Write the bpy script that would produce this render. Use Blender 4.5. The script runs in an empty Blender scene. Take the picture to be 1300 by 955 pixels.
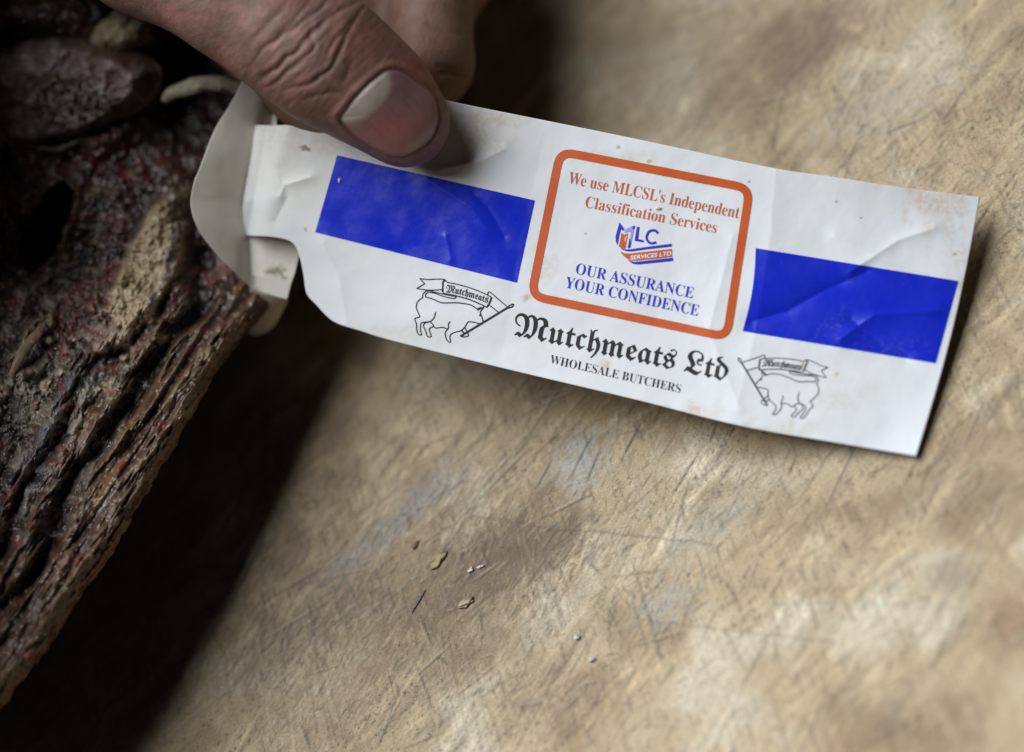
import bpy, bmesh, math, time
import numpy as np
from mathutils import Vector, Matrix
from mathutils.geometry import tessellate_polygon

# ------------------------------------------------------------------ camera, world, light, exposure
SC = bpy.context.scene
COL = SC.collection
TH = math.radians(35.0)                      # lens axis leans 35 degrees off the vertical
FOC = 82.0; SENS = 36.0; W0, H0 = 1300.0, 955.0
DAX = 0.4137                                 # metres along the axis to the block's surface
fw = np.array([0, math.sin(TH), -math.cos(TH)])
r0 = np.array([1.0, 0, 0]); u0 = np.array([0, math.cos(TH), math.sin(TH)])
ca, sa = 0.7915, 0.6112                      # the camera is rolled about 38 degrees
RI = ca * r0 - sa * u0; UP = sa * r0 + ca * u0
CAM = -fw * DAX
cam_d = bpy.data.cameras.new('camera'); cam = bpy.data.objects.new('camera', cam_d); COL.objects.link(cam)
M = Matrix(((RI[0], UP[0], -fw[0], CAM[0]), (RI[1], UP[1], -fw[1], CAM[1]), (RI[2], UP[2], -fw[2], CAM[2]), (0, 0, 0, 1)))
cam.matrix_world = M
cam_d.lens = FOC; cam_d.sensor_width = SENS; cam_d.clip_start = 0.01; cam_d.clip_end = 20
cam_d.dof.use_dof = True; cam_d.dof.focus_distance = 0.3945; cam_d.dof.aperture_fstop = 4.8
SC.camera = cam

world = bpy.data.worlds.new('World'); SC.world = world; world.use_nodes = True
world.node_tree.nodes['Background'].inputs[0].default_value = (0.75, 0.85, 1.0, 1)
world.node_tree.nodes['Background'].inputs[1].default_value = 0.008

def area(name, loc, target, size, power, col, spread=math.pi):
    l = bpy.data.lights.new(name, 'AREA'); l.shape = 'RECTANGLE'; l.size = size[0]; l.size_y = size[1]
    l.energy = power; l.color = col; l.spread = spread
    o = bpy.data.objects.new(name, l); COL.objects.link(o)
    o.location = loc
    o.rotation_euler = (Vector(target) - Vector(loc)).to_track_quat('-Z', 'Y').to_euler()
    return o
RB = np.array([RI[0], RI[1], 0]); RB /= np.linalg.norm(RB)      # along the block, towards picture right
FB = np.array([-RB[1], RB[0], 0])                               # along the block, towards picture top
LDIR = -0.46 * RB + 0.20 * FB + np.array([0, 0, 0.87]); LDIR /= np.linalg.norm(LDIR)   # towards the window: picture left, high
area('window_light', LDIR * 1.3, (0, 0, 0), (1.05, 1.05), 30.0, (0.94, 0.97, 1.0))
SC.view_settings.view_transform = 'Standard'; SC.view_settings.look = 'None'
SC.view_settings.exposure = 0.0; SC.view_settings.gamma = 1.0

# ------------------------------------------------------------------ helpers
def U(px, py, d):
    """the point seen at picture position (px, py), d metres along the lens axis"""
    px = np.asarray(px, float); py = np.asarray(py, float); d = np.asarray(d, float)
    k = SENS / FOC / W0
    a = (px - W0 / 2) * k * d; b = -(py - H0 / 2) * k * d
    return CAM + a[..., None] * RI + b[..., None] * UP + d[..., None] * fw
def board_depth(px, py):
    k = SENS / FOC / W0
    a = (np.asarray(px, float) - W0 / 2) * k; b = -(np.asarray(py, float) - H0 / 2) * k
    return -CAM[2] / (a * RI[2] + b * UP[2] + fw[2])
def B(px, py): return U(px, py, board_depth(px, py))
def proj(P):
    q = P - CAM; d = q @ fw; k = SENS / FOC / W0
    return (q @ RI) / d / k + W0 / 2, H0 / 2 - (q @ UP) / d / k, d

_GT = {}
def _grad(seed):
    if seed not in _GT:
        t = np.random.default_rng(seed + 1000).random(65536).astype(np.float32) * np.float32(2 * math.pi)
        _GT[seed] = (np.cos(t), np.sin(t))
    return _GT[seed]
def vnoise(x, y, seed=0):
    x, y = np.broadcast_arrays(np.asarray(x, np.float32), np.asarray(y, np.float32))
    gc, gs = _grad(int(seed))
    x0 = np.floor(x); y0 = np.floor(y); fx = x - x0; fy = y - y0
    ix = x0.astype(np.int32) & 255; iy = (y0.astype(np.int32) & 255) << 8
    ix1 = (ix + 1) & 255; iy1 = (iy + 256) & 65535
    wx = fx * fx * fx * (fx * (fx * 6 - 15) + 10); wy = fy * fy * fy * (fy * (fy * 6 - 15) + 10)
    def g(i, dx, dy): return gc[i] * (fx - dx) + gs[i] * (fy - dy)
    a = g(iy + ix, 0, 0); b = g(iy + ix1, 1, 0); c = g(iy1 + ix, 0, 1); d = g(iy1 + ix1, 1, 1)
    a = a + (b - a) * wx; c = c + (d - c) * wx
    return (a + (c - a) * wy) * np.float32(1.5)
def fbm(x, y, seed=0, o=4, gain=0.5, lac=2.0):
    s = 0; a = 1.0; t = 0
    x = np.asarray(x, np.float32); y = np.asarray(y, np.float32)
    for i in range(o):
        s = s + a * vnoise(x * lac ** i + 17.3 * i, y * lac ** i - 9.1 * i, seed + i); t += a; a *= gain
    return s / t
def sstep(a, b, x):
    t = np.clip((x - a) / (b - a), 0, 1); return t * t * (3 - 2 * t)
def lerp(a, b, t): return a + (b - a) * t
def mixc(c, col, t): return c + (np.array(col) - c) * np.asarray(t)[..., None]
def seg_dist(px, py, pts):
    """distance to a polyline and the running fraction along it"""
    best = np.full(np.shape(px), 1e9); frac = np.zeros(np.shape(px)); n = len(pts) - 1
    for i in range(n):
        (ax, ay), (bx, by) = pts[i], pts[i + 1]
        dx, dy = bx - ax, by - ay
        t = np.clip(((px - ax) * dx + (py - ay) * dy) / (dx * dx + dy * dy + 1e-12), 0, 1)
        d = np.hypot(px - ax - t * dx, py - ay - t * dy)
        m = d < best; best = np.where(m, d, best); frac = np.where(m, (i + t) / n, frac)
    return best, frac
def poly_sd(px, py, pts):
    """signed distance to a closed polygon, negative inside"""
    d, _ = seg_dist(px, py, pts + [pts[0]])
    ins = np.zeros(np.shape(px), bool); n = len(pts)
    for i in range(n):
        (ax, ay), (bx, by) = pts[i], pts[(i + 1) % n]
        c = ((ay > py) != (by > py)) & (px < (bx - ax) * (py - ay) / ((by - ay) if by != ay else 1e-9) + ax)
        ins ^= c
    return np.where(ins, -d, d)
def smooth_line(pts, n=8, closed=False):
    P = [np.array(p, float) for p in pts]; out = []; m = len(P)
    rng = range(m) if closed else range(m - 1)
    for i in rng:
        g = (lambda j: P[j % m]) if closed else (lambda j: P[min(max(j, 0), m - 1)])
        a, b, c, d = g(i - 1), g(i), g(i + 1), g(i + 2)
        for k in range(n):
            t = k / n
            out.append(0.5 * (2 * b + (c - a) * t + (2 * a - 5 * b + 4 * c - d) * t * t + (3 * b - a - 3 * c + d) * t ** 3))
    if not closed: out.append(P[-1])
    return [tuple(p) for p in out]

def mesh_obj(name, V, F, mat, parent=None, smooth=True, col=None, attrs=None):
    me = bpy.data.meshes.new(name)
    V = np.asarray(V, float).reshape(-1, 3)
    if isinstance(F, np.ndarray) and F.ndim == 2:
        k = F.shape[1]
        me.vertices.add(len(V)); me.vertices.foreach_set('co', V.ravel().astype(np.float32))
        me.loops.add(F.size); me.loops.foreach_set('vertex_index', F.ravel().astype(np.int32))
        me.polygons.add(len(F)); me.polygons.foreach_set('loop_start', np.arange(0, F.size, k, dtype=np.int32))
        me.update(calc_edges=True); me.validate()
    else:
        me.from_pydata([tuple(v) for v in V], [], [tuple(f) for f in F]); me.update()
    if smooth: me.polygons.foreach_set('use_smooth', np.ones(len(me.polygons), bool))
    if col is not None:
        a = me.color_attributes.new('Col', 'FLOAT_COLOR', 'POINT')
        c = np.ones((len(V), 4), np.float32); c[:, :3] = np.clip(np.asarray(col).reshape(-1, 3), 0, 1)
        a.data.foreach_set('color', c.ravel())
    for k, v in (attrs or {}).items():
        a = me.attributes.new(k, 'FLOAT', 'POINT'); a.data.foreach_set('value', np.asarray(v, np.float32).ravel())
    if mat: me.materials.append(mat)
    o = bpy.data.objects.new(name, me); COL.objects.link(o)
    if parent is not None: o.parent = parent
    return o
def grid_faces(ni, nj, closed_j=False):
    idx = np.arange(ni * nj).reshape(ni, nj)
    a = idx[:-1, :-1].ravel(); b = idx[:-1, 1:].ravel(); c = idx[1:, 1:].ravel(); d = idx[1:, :-1].ravel()
    return np.stack([a, b, c, d], 1)
def empty(name, label, cat, loc, group=None):
    o = bpy.data.objects.new(name, None); COL.objects.link(o); o.location = loc; o.empty_display_size = 0.01
    o['label'] = label; o['category'] = cat
    if group: o['group'] = group
    bpy.context.view_layer.update()
    return o
def adopt(o, parent):
    o.parent = parent; o.matrix_parent_inverse = Matrix.Translation(parent.location).inverted()
    return o
def sub(o, part):                                    # sub-part under a part that sits at its thing's frame
    o.parent = part; o.matrix_parent_inverse = Matrix.Identity(4)
    return o

# ------------------------------------------------------------------ materials
def mat_new(name):
    m = bpy.data.materials.new(name); m.use_nodes = True
    nt = m.node_tree; b = nt.nodes['Principled BSDF']
    return m, nt, b
def N(nt, t, **kw):
    n = nt.nodes.new(t)
    for k, v in kw.items():
        if isinstance(k, str) and hasattr(n, k): setattr(n, k, v)
    return n
def noise_node(nt, scale, detail=4, rough=0.55, vec=None, dist=0.0):
    n = nt.nodes.new('ShaderNodeTexNoise'); n.inputs['Scale'].default_value = scale; n.inputs['Detail'].default_value = detail
    n.inputs['Roughness'].default_value = rough; n.inputs['Distortion'].default_value = dist
    if vec is not None: nt.links.new(vec, n.inputs['Vector'])
    return n
def ramp(nt, fac, stops):
    r = nt.nodes.new('ShaderNodeValToRGB'); nt.links.new(fac, r.inputs[0])
    e = r.color_ramp.elements
    while len(e) < len(stops): e.new(0.5)
    for i, (p, c) in enumerate(stops):
        e[i].position = p; e[i].color = (c, c, c, 1) if isinstance(c, (int, float)) else (*c, 1)
    return r
def mixrgb(nt, a, b, fac, mode='MULTIPLY'):
    n = nt.nodes.new('ShaderNodeMix'); n.data_type = 'RGBA'; n.blend_type = mode
    for i, s in ((6, a), (7, b)):
        if isinstance(s, tuple): n.inputs[i].default_value = (*s, 1)
        else: nt.links.new(s, n.inputs[i])
    if isinstance(fac, float): n.inputs[0].default_value = fac
    else: nt.links.new(fac, n.inputs[0])
    return n.outputs[2]
def bump(nt, b, height, strength, dist, prev=None):
    n = nt.nodes.new('ShaderNodeBump'); n.inputs['Strength'].default_value = strength; n.inputs['Distance'].default_value = dist
    nt.links.new(height, n.inputs['Height'])
    if prev is not None: nt.links.new(prev, n.inputs['Normal'])
    nt.links.new(n.outputs[0], b.inputs['Normal'])
    return n.outputs[0]
def vcol(nt):
    n = nt.nodes.new('ShaderNodeAttribute'); n.attribute_name = 'Col'; return n.outputs['Color']
def objco(nt): return nt.nodes.new('ShaderNodeTexCoord').outputs['Object']

def m_board():
    m, nt, b = mat_new('worn_wood'); co = objco(nt)
    f = noise_node(nt, 2600, 3, 0.6, co); r = ramp(nt, f.outputs[0], [(0.3, 0.74), (0.7, 1.12)])
    c = mixrgb(nt, vcol(nt), r.outputs[0], 1.0)
    base = math.degrees(math.atan2(RB[1], RB[0]))
    for k, (deg, fine, long_, lo, hi, dark) in enumerate(((104, 2300, 90, 0.58, 0.74, 0.55), (60, 2000, 110, 0.60, 0.75, 0.6), (112, 3200, 240, 0.60, 0.72, 0.65))):
        mp = nt.nodes.new('ShaderNodeMapping'); mp.vector_type = 'TEXTURE'; mp.inputs['Rotation'].default_value = (0, 0, math.radians(base + deg))
        mp.inputs['Scale'].default_value = (1.0 / long_, 1.0 / fine, 1.0 / 500); mp.inputs['Location'].default_value = (0.13 * k, 0.07 * k, 0)
        nt.links.new(co, mp.inputs['Vector'])
        n = noise_node(nt, 1.0, 2, 0.5, mp.outputs[0]); rr = ramp(nt, n.outputs[0], [(lo, 1.0), (hi, dark)])
        msk = ramp(nt, noise_node(nt, 70 + 20 * k, 3, 0.6, co).outputs[0], [(0.50, 0.0), (0.66, 1.0)])
        c = mixrgb(nt, c, rr.outputs[0], msk.outputs[0])
    sp = noise_node(nt, 1500, 2, 0.5, co); rr = ramp(nt, sp.outputs[0], [(0.62, 1.0), (0.72, 0.4)])
    msk = ramp(nt, noise_node(nt, 60, 3, 0.6, co).outputs[0], [(0.45, 0.0), (0.6, 1.0)])
    c = mixrgb(nt, c, rr.outputs[0], msk.outputs[0])
    nt.links.new(c, b.inputs['Base Color'])
    b.inputs['Roughness'].default_value = 0.62; b.inputs['Specular IOR Level'].default_value = 0.3
    bump(nt, b, f.outputs[0], 0.18, 0.0002)
    return m
def m_paper(name, base, rough, use_col=True, spec=0.4, seed=0.0):
    m, nt, b = mat_new(name); co = objco(nt)
    f = noise_node(nt, 900, 3, 0.55, co)
    if use_col: src = vcol(nt)
    else:
        src = mixrgb(nt, base, tuple(min(1, x * 1.12 + 0.004) for x in base), noise_node(nt, 220, 3, 0.6, co).outputs[0], 'MIX')
    if not use_col:      # rubbed patches and fine scuffs in the ink
        sc = ramp(nt, noise_node(nt, 1500, 4, 0.7, co, 0.5).outputs[0], [(0.52, 0.0), (0.72, 1.0)]); ar = ramp(nt, noise_node(nt, 75, 3, 0.6, co).outputs[0], [(0.52, 0.0), (0.72, 0.55)])
        src = mixrgb(nt, src, tuple(x * 0.5 + 0.28 for x in base), mixrgb(nt, sc.outputs[0], ar.outputs[0], 1.0), 'MIX')
    nt.links.new(src, b.inputs['Base Color'])
    rr = ramp(nt, noise_node(nt, 160, 4, 0.6, co).outputs[0], [(0.3, rough - 0.1), (0.7, rough + 0.12)])
    nt.links.new(rr.outputs[0], b.inputs['Roughness'])
    b.inputs['Specular IOR Level'].default_value = spec
    bump(nt, b, f.outputs[0], 0.10, 0.0002)
    return m
def m_ink(name, base, rough=0.5):
    m, nt, b = mat_new(name); co = objco(nt)
    src = mixrgb(nt, base, tuple(x * 1.25 + 0.01 for x in base), noise_node(nt, 1800, 2, 0.6, co).outputs[0], 'MIX')
    nt.links.new(src, b.inputs['Base Color']); b.inputs['Roughness'].default_value = rough
    b.inputs['Specular IOR Level'].default_value = 0.35
    return m
def m_meat(name, rough=0.30, spec=0.6):
    m, nt, b = mat_new(name); co = objco(nt)
    f = noise_node(nt, 1100, 5, 0.65, co, 0.6); r = ramp(nt, f.outputs[0], [(0.3, 0.6), (0.52, 1.0), (0.72, 1.45)])
    nt.links.new(mixrgb(nt, vcol(nt), r.outputs[0], 1.0), b.inputs['Base Color'])
    rr = ramp(nt, noise_node(nt, 500, 3, 0.5, co).outputs[0], [(0.35, rough - 0.12), (0.65, rough + 0.2)])
    nt.links.new(rr.outputs[0], b.inputs['Roughness'])
    b.inputs['Specular IOR Level'].default_value = spec
    bump(nt, b, f.outputs[0], 0.25, 0.0004)
    return m
def m_skin():
    m, nt, b = mat_new('skin'); co = objco(nt)
    f = noise_node(nt, 1500, 4, 0.6, co); v = nt.nodes.new('ShaderNodeTexVoronoi'); v.inputs['Scale'].default_value = 2300
    nt.links.new(co, v.inputs['Vector'])
    r = ramp(nt, noise_node(nt, 420, 4, 0.6, co).outputs[0], [(0.3, 0.82), (0.7, 1.14)])
    nt.links.new(mixrgb(nt, vcol(nt), r.outputs[0], 1.0), b.inputs['Base Color'])
    b.inputs['Roughness'].default_value = 0.55; b.inputs['Specular IOR Level'].default_value = 0.32
    b.inputs['Subsurface Weight'].default_value = 0.18; b.inputs['Subsurface Radius'].default_value = (1.0, 0.35, 0.2)
    b.inputs['Subsurface Scale'].default_value = 0.0015
    p = bump(nt, b, v.outputs['Distance'], 0.3, 0.0002)
    bump(nt, b, f.outputs[0], 0.2, 0.0002, p)
    return m
def m_nail():
    m, nt, b = mat_new('nail'); co = objco(nt)
    r = ramp(nt, noise_node(nt, 500, 3, 0.6, co).outputs[0], [(0.3, 0.9), (0.7, 1.08)])
    nt.links.new(mixrgb(nt, vcol(nt), r.outputs[0], 1.0), b.inputs['Base Color'])
    b.inputs['Roughness'].default_value = 0.42; b.inputs['Specular IOR Level'].default_value = 0.4
    b.inputs['Subsurface Weight'].default_value = 0.1; b.inputs['Subsurface Scale'].default_value = 0.001
    bump(nt, b, noise_node(nt, 900, 3, 0.6, co).outputs[0], 0.12, 0.0002)
    return m
def m_plain(name, c, rough=0.6):
    m, nt, b = mat_new(name); co = objco(nt)
    nt.links.new(mixrgb(nt, c, tuple(x * 0.8 for x in c), noise_node(nt, 1500, 3, 0.6, co).outputs[0], 'MIX'), b.inputs['Base Color'])
    b.inputs['Roughness'].default_value = rough
    return m
WOOD = m_board(); SKIN = m_skin(); NAIL = m_nail(); FLESH = m_meat('dried_flesh'); BONE = m_meat('sawn_bone', 0.5, 0.4)
PAPER = m_paper('label_paper', None, 0.48)
BLUE = m_paper('blue_print', (0.008, 0.024, 0.56), 0.27, False, 0.55)
ORANGE = m_paper('orange_print', (0.60, 0.105, 0.022), 0.42, False, 0.4)
BLACKI = m_ink('black_ink', (0.012, 0.012, 0.014)); BLUEI = m_ink('blue_ink', (0.02, 0.025, 0.50)); ORANGEI = m_ink('orange_ink', (0.56, 0.11, 0.03))
LAVI = m_ink('lavender_ink', (0.34, 0.32, 0.78)); PALEO = m_ink('pale_orange_ink', (0.75, 0.35, 0.2)); WHITEI = m_ink('white_ink', (0.8, 0.82, 0.84))

# ------------------------------------------------------------------ lettering outlines, from the program's own type
def bold(s, up, lo):
    return ''.join(chr(up + ord(c) - 65) if c.isupper() else chr(lo + ord(c) - 97) if c.islower() else c for c in s)
def text_mesh(body, offset=0.0, space=1.0):
    cu = bpy.data.curves.new('lettering', 'FONT'); cu.body = body; cu.offset = offset; cu.resolution_u = 4; cu.space_character = space
    ob = bpy.data.objects.new('lettering', cu); COL.objects.link(ob)
    dg = bpy.context.evaluated_depsgraph_get(); dg.update()
    me = bpy.data.meshes.new_from_object(ob.evaluated_get(dg))
    V = np.array([v.co[:] for v in me.vertices]); F = [tuple(p.vertices) for p in me.polygons]
    bpy.data.objects.remove(ob); bpy.data.curves.remove(cu); bpy.data.meshes.remove(me)
    return V, F
SB = (0x1D400, 0x1D41A); FB_ = (0x1D56C, 0x1D586)
TXT = {k: text_mesh(k[0], k[1]) for k in ((bold("We use MLCSL's Independent", *SB), -0.008), (bold("Classification Services", *SB), -0.008), (bold("OUR ASSURANCE", *SB), -0.006),
        (bold("YOUR CONFIDENCE", *SB), -0.006), (bold("Mutchmeats Ltd", *FB_), 0.002), (bold("WHOLESALE BUTCHERS", *SB), -0.010), (bold("Mutchmeats", *FB_), 0.004), ("SERVICES LTD", 0.02))}

# ------------------------------------------------------------------ the chopping block's surface
def build_board():
    rng = np.random.default_rng(7)
    # local axes: e1 towards picture right, e2 towards picture top
    cs = [B(x, y) for x, y in ((-60, -60), (1360, -60), (1360, 1010), (-60, 1010))]
    q1 = [c @ RB for c in cs]; q2 = [c @ FB for c in cs]
    s = 0.00033
    x0, x1 = max(min(q1), -0.16), min(max(q1), 0.16); y0, y1 = min(q2), max(q2)
    ux = np.arange(x0, x1, s); uy = np.arange(y0, y1, s)
    def extend(u):
        g = []; st = s; a = u[0]
        while a > u[0] - 0.22: st = min(st * 1.12, 0.005); a -= st; g.append(a)
        h = []; st = s; a = u[-1]
        while a < u[-1] + 0.22: st = min(st * 1.12, 0.005); a += st; h.append(a)
        return np.concatenate([g[::-1], u, h]), len(g)
    X, ox = extend(ux); Y, oy = extend(uy)
    gx, gy = np.meshgrid(X, Y)                      # rows = y
    P = gx[..., None] * RB + gy[..., None] * FB
    px, py, dd = proj(P)
    mm = 1000.0
    a, b = gx * mm, gy * mm
    # ---- relief and colour, in millimetres of the block
    wx = a + 0.7 * fbm(a / 12, b / 12, 3, 3); wy = b + 0.7 * fbm(a / 12 + 40, b / 12, 4, 3)
    def rot(x, y, deg):
        t = math.radians(deg); return x * math.cos(t) + y * math.sin(t), -x * math.sin(t) + y * math.cos(t)
    c = np.zeros(a.shape + (3,)) + np.array([0.465, 0.36, 0.225])
    big = fbm(wx / 22, wy / 22, 11, 4); mid = fbm(wx / 7, wy / 7, 12, 4)
    c = mixc(c, (0.58, 0.50, 0.365), sstep(0.0, 0.45, big + 0.3 * mid))
    c = mixc(c, (0.27, 0.19, 0.11), sstep(0.0, 0.5, -big + 0.5 * mid) * 0.75)
    h = 0.30 * big + 0.03 * mid
    # streaky fibres in three directions
    for deg, sl, sw, k, sd in ((58, 18.0, 0.8, 0.42, 21), (34, 20.0, 1.1, 0.40, 23), (104, 12.0, 0.65, 0.42, 25), (48, 40.0, 3.0, 0.6, 27), (106, 8.0, 0.4, 0.3, 33)):
        p, q = rot(wx, wy, deg)
        f = fbm(p / sl, q / sw, sd, 3); msk = sstep(-0.15, 0.35, fbm(a / 14, b / 14, sd + 50, 2))
        c = c * (1 + (k * f * msk)[..., None]); h += 0.012 * k * f * msk
    # speckled pits
    pit = fbm(a / 0.9, b / 1.1, 31, 3); msk = sstep(-0.1, 0.3, fbm(a / 11, b / 11, 32, 2))
    pt = sstep(0.22, 0.5, pit) * msk
    c = mixc(c, (0.12, 0.075, 0.04), pt * 0.75); h -= 0.10 * pt
    sp2 = sstep(0.25, 0.5, fbm(a / 0.55, b / 0.6, 35, 2)) * sstep(-0.2, 0.3, fbm(a / 8, b / 8, 36, 2)); c = mixc(c, (0.16, 0.10, 0.055), sp2 * 0.6); h -= 0.05 * sp2
    # stained patches, the two widest partly painted-in shade (picture position, half size, colour, strength)
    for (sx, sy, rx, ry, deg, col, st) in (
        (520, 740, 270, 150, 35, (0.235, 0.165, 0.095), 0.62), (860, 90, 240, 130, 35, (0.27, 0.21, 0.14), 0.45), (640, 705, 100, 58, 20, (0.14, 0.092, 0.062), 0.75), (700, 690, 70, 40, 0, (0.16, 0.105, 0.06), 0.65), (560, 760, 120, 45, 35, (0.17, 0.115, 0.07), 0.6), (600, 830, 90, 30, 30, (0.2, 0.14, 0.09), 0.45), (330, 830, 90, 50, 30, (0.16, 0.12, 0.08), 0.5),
        (430, 770, 80, 45, 30, (0.15, 0.11, 0.075), 0.6), (470, 690, 110, 22, 38, (0.24, 0.25, 0.25), 0.5), (545, 625, 70, 28, 40, (0.28, 0.29, 0.29), 0.5),
        (735, 585, 55, 40, 60, (0.42, 0.43, 0.40), 0.7), (1050, 40, 75, 45, 50, (0.19, 0.12, 0.09), 0.6), (1000, 70, 45, 60, 50, (0.17, 0.11, 0.09), 0.5),
        (940, 110, 90, 50, 30, (0.20, 0.14, 0.09), 0.45), (800, 60, 90, 90, 40, (0.17, 0.13, 0.09), 0.4), (1210, 730, 45, 30, 60, (0.26, 0.22, 0.19), 0.5),
        (1280, 780, 40, 42, 0, (0.34, 0.20, 0.13), 0.4), (845, 765, 55, 30, 30, (0.34, 0.33, 0.30), 0.6), (900, 670, 90, 30, 40, (0.40, 0.39, 0.34), 0.5), (1130, 130, 120, 40, 25, (0.50, 0.46, 0.38), 0.5),
        (1240, 560, 60, 30, 45, (0.30, 0.20, 0.12), 0.5), (880, 300, 80, 40, 30, (0.3, 0.2, 0.12), 0.4), (780, 520, 120, 26, -8, (0.24, 0.16, 0.06), 0.5),
        (1270, 130, 70, 30, 40, (0.27, 0.18, 0.1), 0.45), (980, 640, 60, 25, 60, (0.33, 0.24, 0.15), 0.5), (1085, 705, 90, 20, 45, (0.36, 0.27, 0.17), 0.5), (1030, 800, 100, 22, 40, (0.36, 0.28, 0.19), 0.4)):
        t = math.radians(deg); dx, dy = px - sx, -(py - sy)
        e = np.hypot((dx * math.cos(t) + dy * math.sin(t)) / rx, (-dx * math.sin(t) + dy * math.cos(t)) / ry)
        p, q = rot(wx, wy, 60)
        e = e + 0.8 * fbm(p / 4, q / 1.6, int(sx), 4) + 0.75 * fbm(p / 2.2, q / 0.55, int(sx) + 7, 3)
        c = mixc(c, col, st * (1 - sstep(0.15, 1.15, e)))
    # seams between the end-grain pieces: hairline grooves, each piece a shade apart
    for pts, dk in ((((596, 654), (655, 660), (700, 671), (760, 674), (905, 690)), 0.5), (((380, 738), (450, 748), (515, 756)), 0.4), (((806, 784), (865, 792), (925, 799), (1060, 815)), 0.4),
                    (((596, 654), (575, 690), (540, 742)), 0.2), (((793, 715), (760, 775), (700, 866), (650, 960)), 0.35), (((921, 798), (935, 830), (948, 850)), 0.45),
                    (((1300, 205), (1235, 290), (1190, 390)), 0.4)):
        d, _ = seg_dist(px + 2.5 * fbm(a / 3, b / 3, 5, 2), py + 2.5 * fbm(a / 3, b / 3, 6, 2), list(pts))
        g = np.exp(-(d / 1.6) ** 2); h -= 0.12 * g; c = mixc(c, (0.13, 0.09, 0.06), g * dk)
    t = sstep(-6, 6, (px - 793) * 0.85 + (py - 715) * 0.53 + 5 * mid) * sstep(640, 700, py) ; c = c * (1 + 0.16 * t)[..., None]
    # knife cuts
    nx, ny = len(ux), len(uy)
    def stroke(cx, cy, deg, ln, wd, dep, dark, light):
        nonlocal h, c
        t = math.radians(deg); dx, dy = math.cos(t) * ln / 2, math.sin(t) * ln / 2
        i0 = int((min(cx - dx, cx + dx) - 1 - x0 * mm) / (s * mm)); i1 = int((max(cx - dx, cx + dx) + 1 - x0 * mm) / (s * mm))
        j0 = int((min(cy - dy, cy + dy) - 1 - y0 * mm) / (s * mm)); j1 = int((max(cy - dy, cy + dy) + 1 - y0 * mm) / (s * mm))
        i0, i1, j0, j1 = max(i0, 0), min(i1, nx), max(j0, 0), min(j1, ny)
        if i1 - i0 < 2 or j1 - j0 < 2: return
        S = (slice(oy + j0, oy + j1), slice(ox + i0, ox + i1))
        ax, ay = a[S] - cx, b[S] - cy
        u = ax * math.cos(t) + ay * math.sin(t); v = -ax * math.sin(t) + ay * math.cos(t) + 0.02 * u * u / ln
        prof = np.exp(-(v / wd) ** 2) * np.clip(1 - (2 * u / ln) ** 2, 0, 1) ** 0.5
        h[S] -= dep * prof; h[S] += 0.45 * dep * np.exp(-((v - 2 * wd) / wd) ** 2) * np.clip(1 - (2 * u / ln) ** 2, 0, 1)
        c[S] = c[S] * (1 - dark * prof)[..., None]
        c[S] = mixc(c[S], (0.62, 0.54, 0.40), light * np.clip(1 - (2 * u / ln) ** 2, 0, 1) * np.exp(-((v - 1.8 * wd) / wd) ** 2))
    nst = 7000
    xs = rng.uniform(x0 * mm, x1 * mm, nst); ys = rng.uniform(y0 * mm, y1 * mm, nst)
    fam = rng.choice([60, 38, 18, 106, 4, 78], nst, p=[.26, .2, .1, .3, .04, .1])
    dens = fbm(xs / 16, ys / 16, 41, 2)
    for i in range(nst):
        if dens[i] + rng.normal(0, 0.2) < -0.05: continue
        deg = fam[i] + rng.normal(0, 6); ln = rng.gamma(1.6, 2.0) + 0.8; k_ = rng.random() ** 3
        stroke(xs[i], ys[i], deg, ln * (1 + 1.2 * k_), 0.17 + 0.12 * rng.random(), 0.003 + 0.02 * k_, 0.06 + 0.34 * k_, 0.04 + 0.16 * rng.random())
    # rougher torn fibres near the far right corner and along the sharp band
    for i in range(700):
        X_, Y_ = (rng.uniform(1060, 1330), rng.uniform(90, 330)) if i % 3 else (rng.uniform(380, 800), rng.uniform(600, 900))
        p = B(X_, Y_) * mm
        stroke(p @ RB, p @ FB, rng.choice([60, 25, 115]) + rng.normal(0, 14), rng.uniform(0.8, 3.2), rng.uniform(0.15, 0.3), rng.uniform(0.015, 0.06), rng.uniform(0.1, 0.45), 0.25)
    for i in range(70):
        p = B(rng.uniform(250, 1300), rng.uniform(0, 950)) * mm
        stroke(p @ RB, p @ FB, rng.choice([62, 55, 40, 8, 106]) + rng.normal(0, 7), rng.uniform(5, 16), rng.uniform(0.16, 0.24), rng.uniform(0.04, 0.09), rng.uniform(0.35, 0.65), 0.35)
    for x_, y_, dg_, ln_ in ((738, 575, 62, 9), (752, 590, 66, 7), (690, 600, 60, 6), (550, 838, 38, 8), (540, 800, 112, 7), (800, 560, 60, 8), (905, 548, 70, 4), (722, 640, 20, 9), (870, 600, 55, 10), (1230, 300, 55, 16), (640, 600, 42, 12)):
        p = B(x_, y_) * mm; stroke(p @ RB, p @ FB, dg_, ln_, 0.22, 0.12, 0.7, 0.4)
    for i in range(1500):
        t_ = rng.normal(0, 1); p = B(330 + 900 * rng.random() ** 1.6 + 0 * t_, 860 - 330 * rng.random() + 60 * t_) * mm
        stroke(p @ RB, p @ FB, rng.choice([106, 106, 60, 36]) + rng.normal(0, 5), rng.uniform(0.8, 4.5), rng.uniform(0.15, 0.25), rng.uniform(0.004, 0.014), rng.uniform(0.15, 0.5), 0.12)
    fade = sstep(0.0, 0.02, np.minimum.reduce([gx - x0, x1 - gx, gy - y0, y1 - gy]) + 0.02)
    c = np.clip(c, 0.015, 0.75)
    z = (h - 0.35) * 0.001
    P = P + z[..., None] * np.array([0, 0, 1.0])
    ni, nj = gx.shape
    V = P.reshape(-1, 3); F = grid_faces(ni, nj); Cc = c.reshape(-1, 3)
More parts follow.
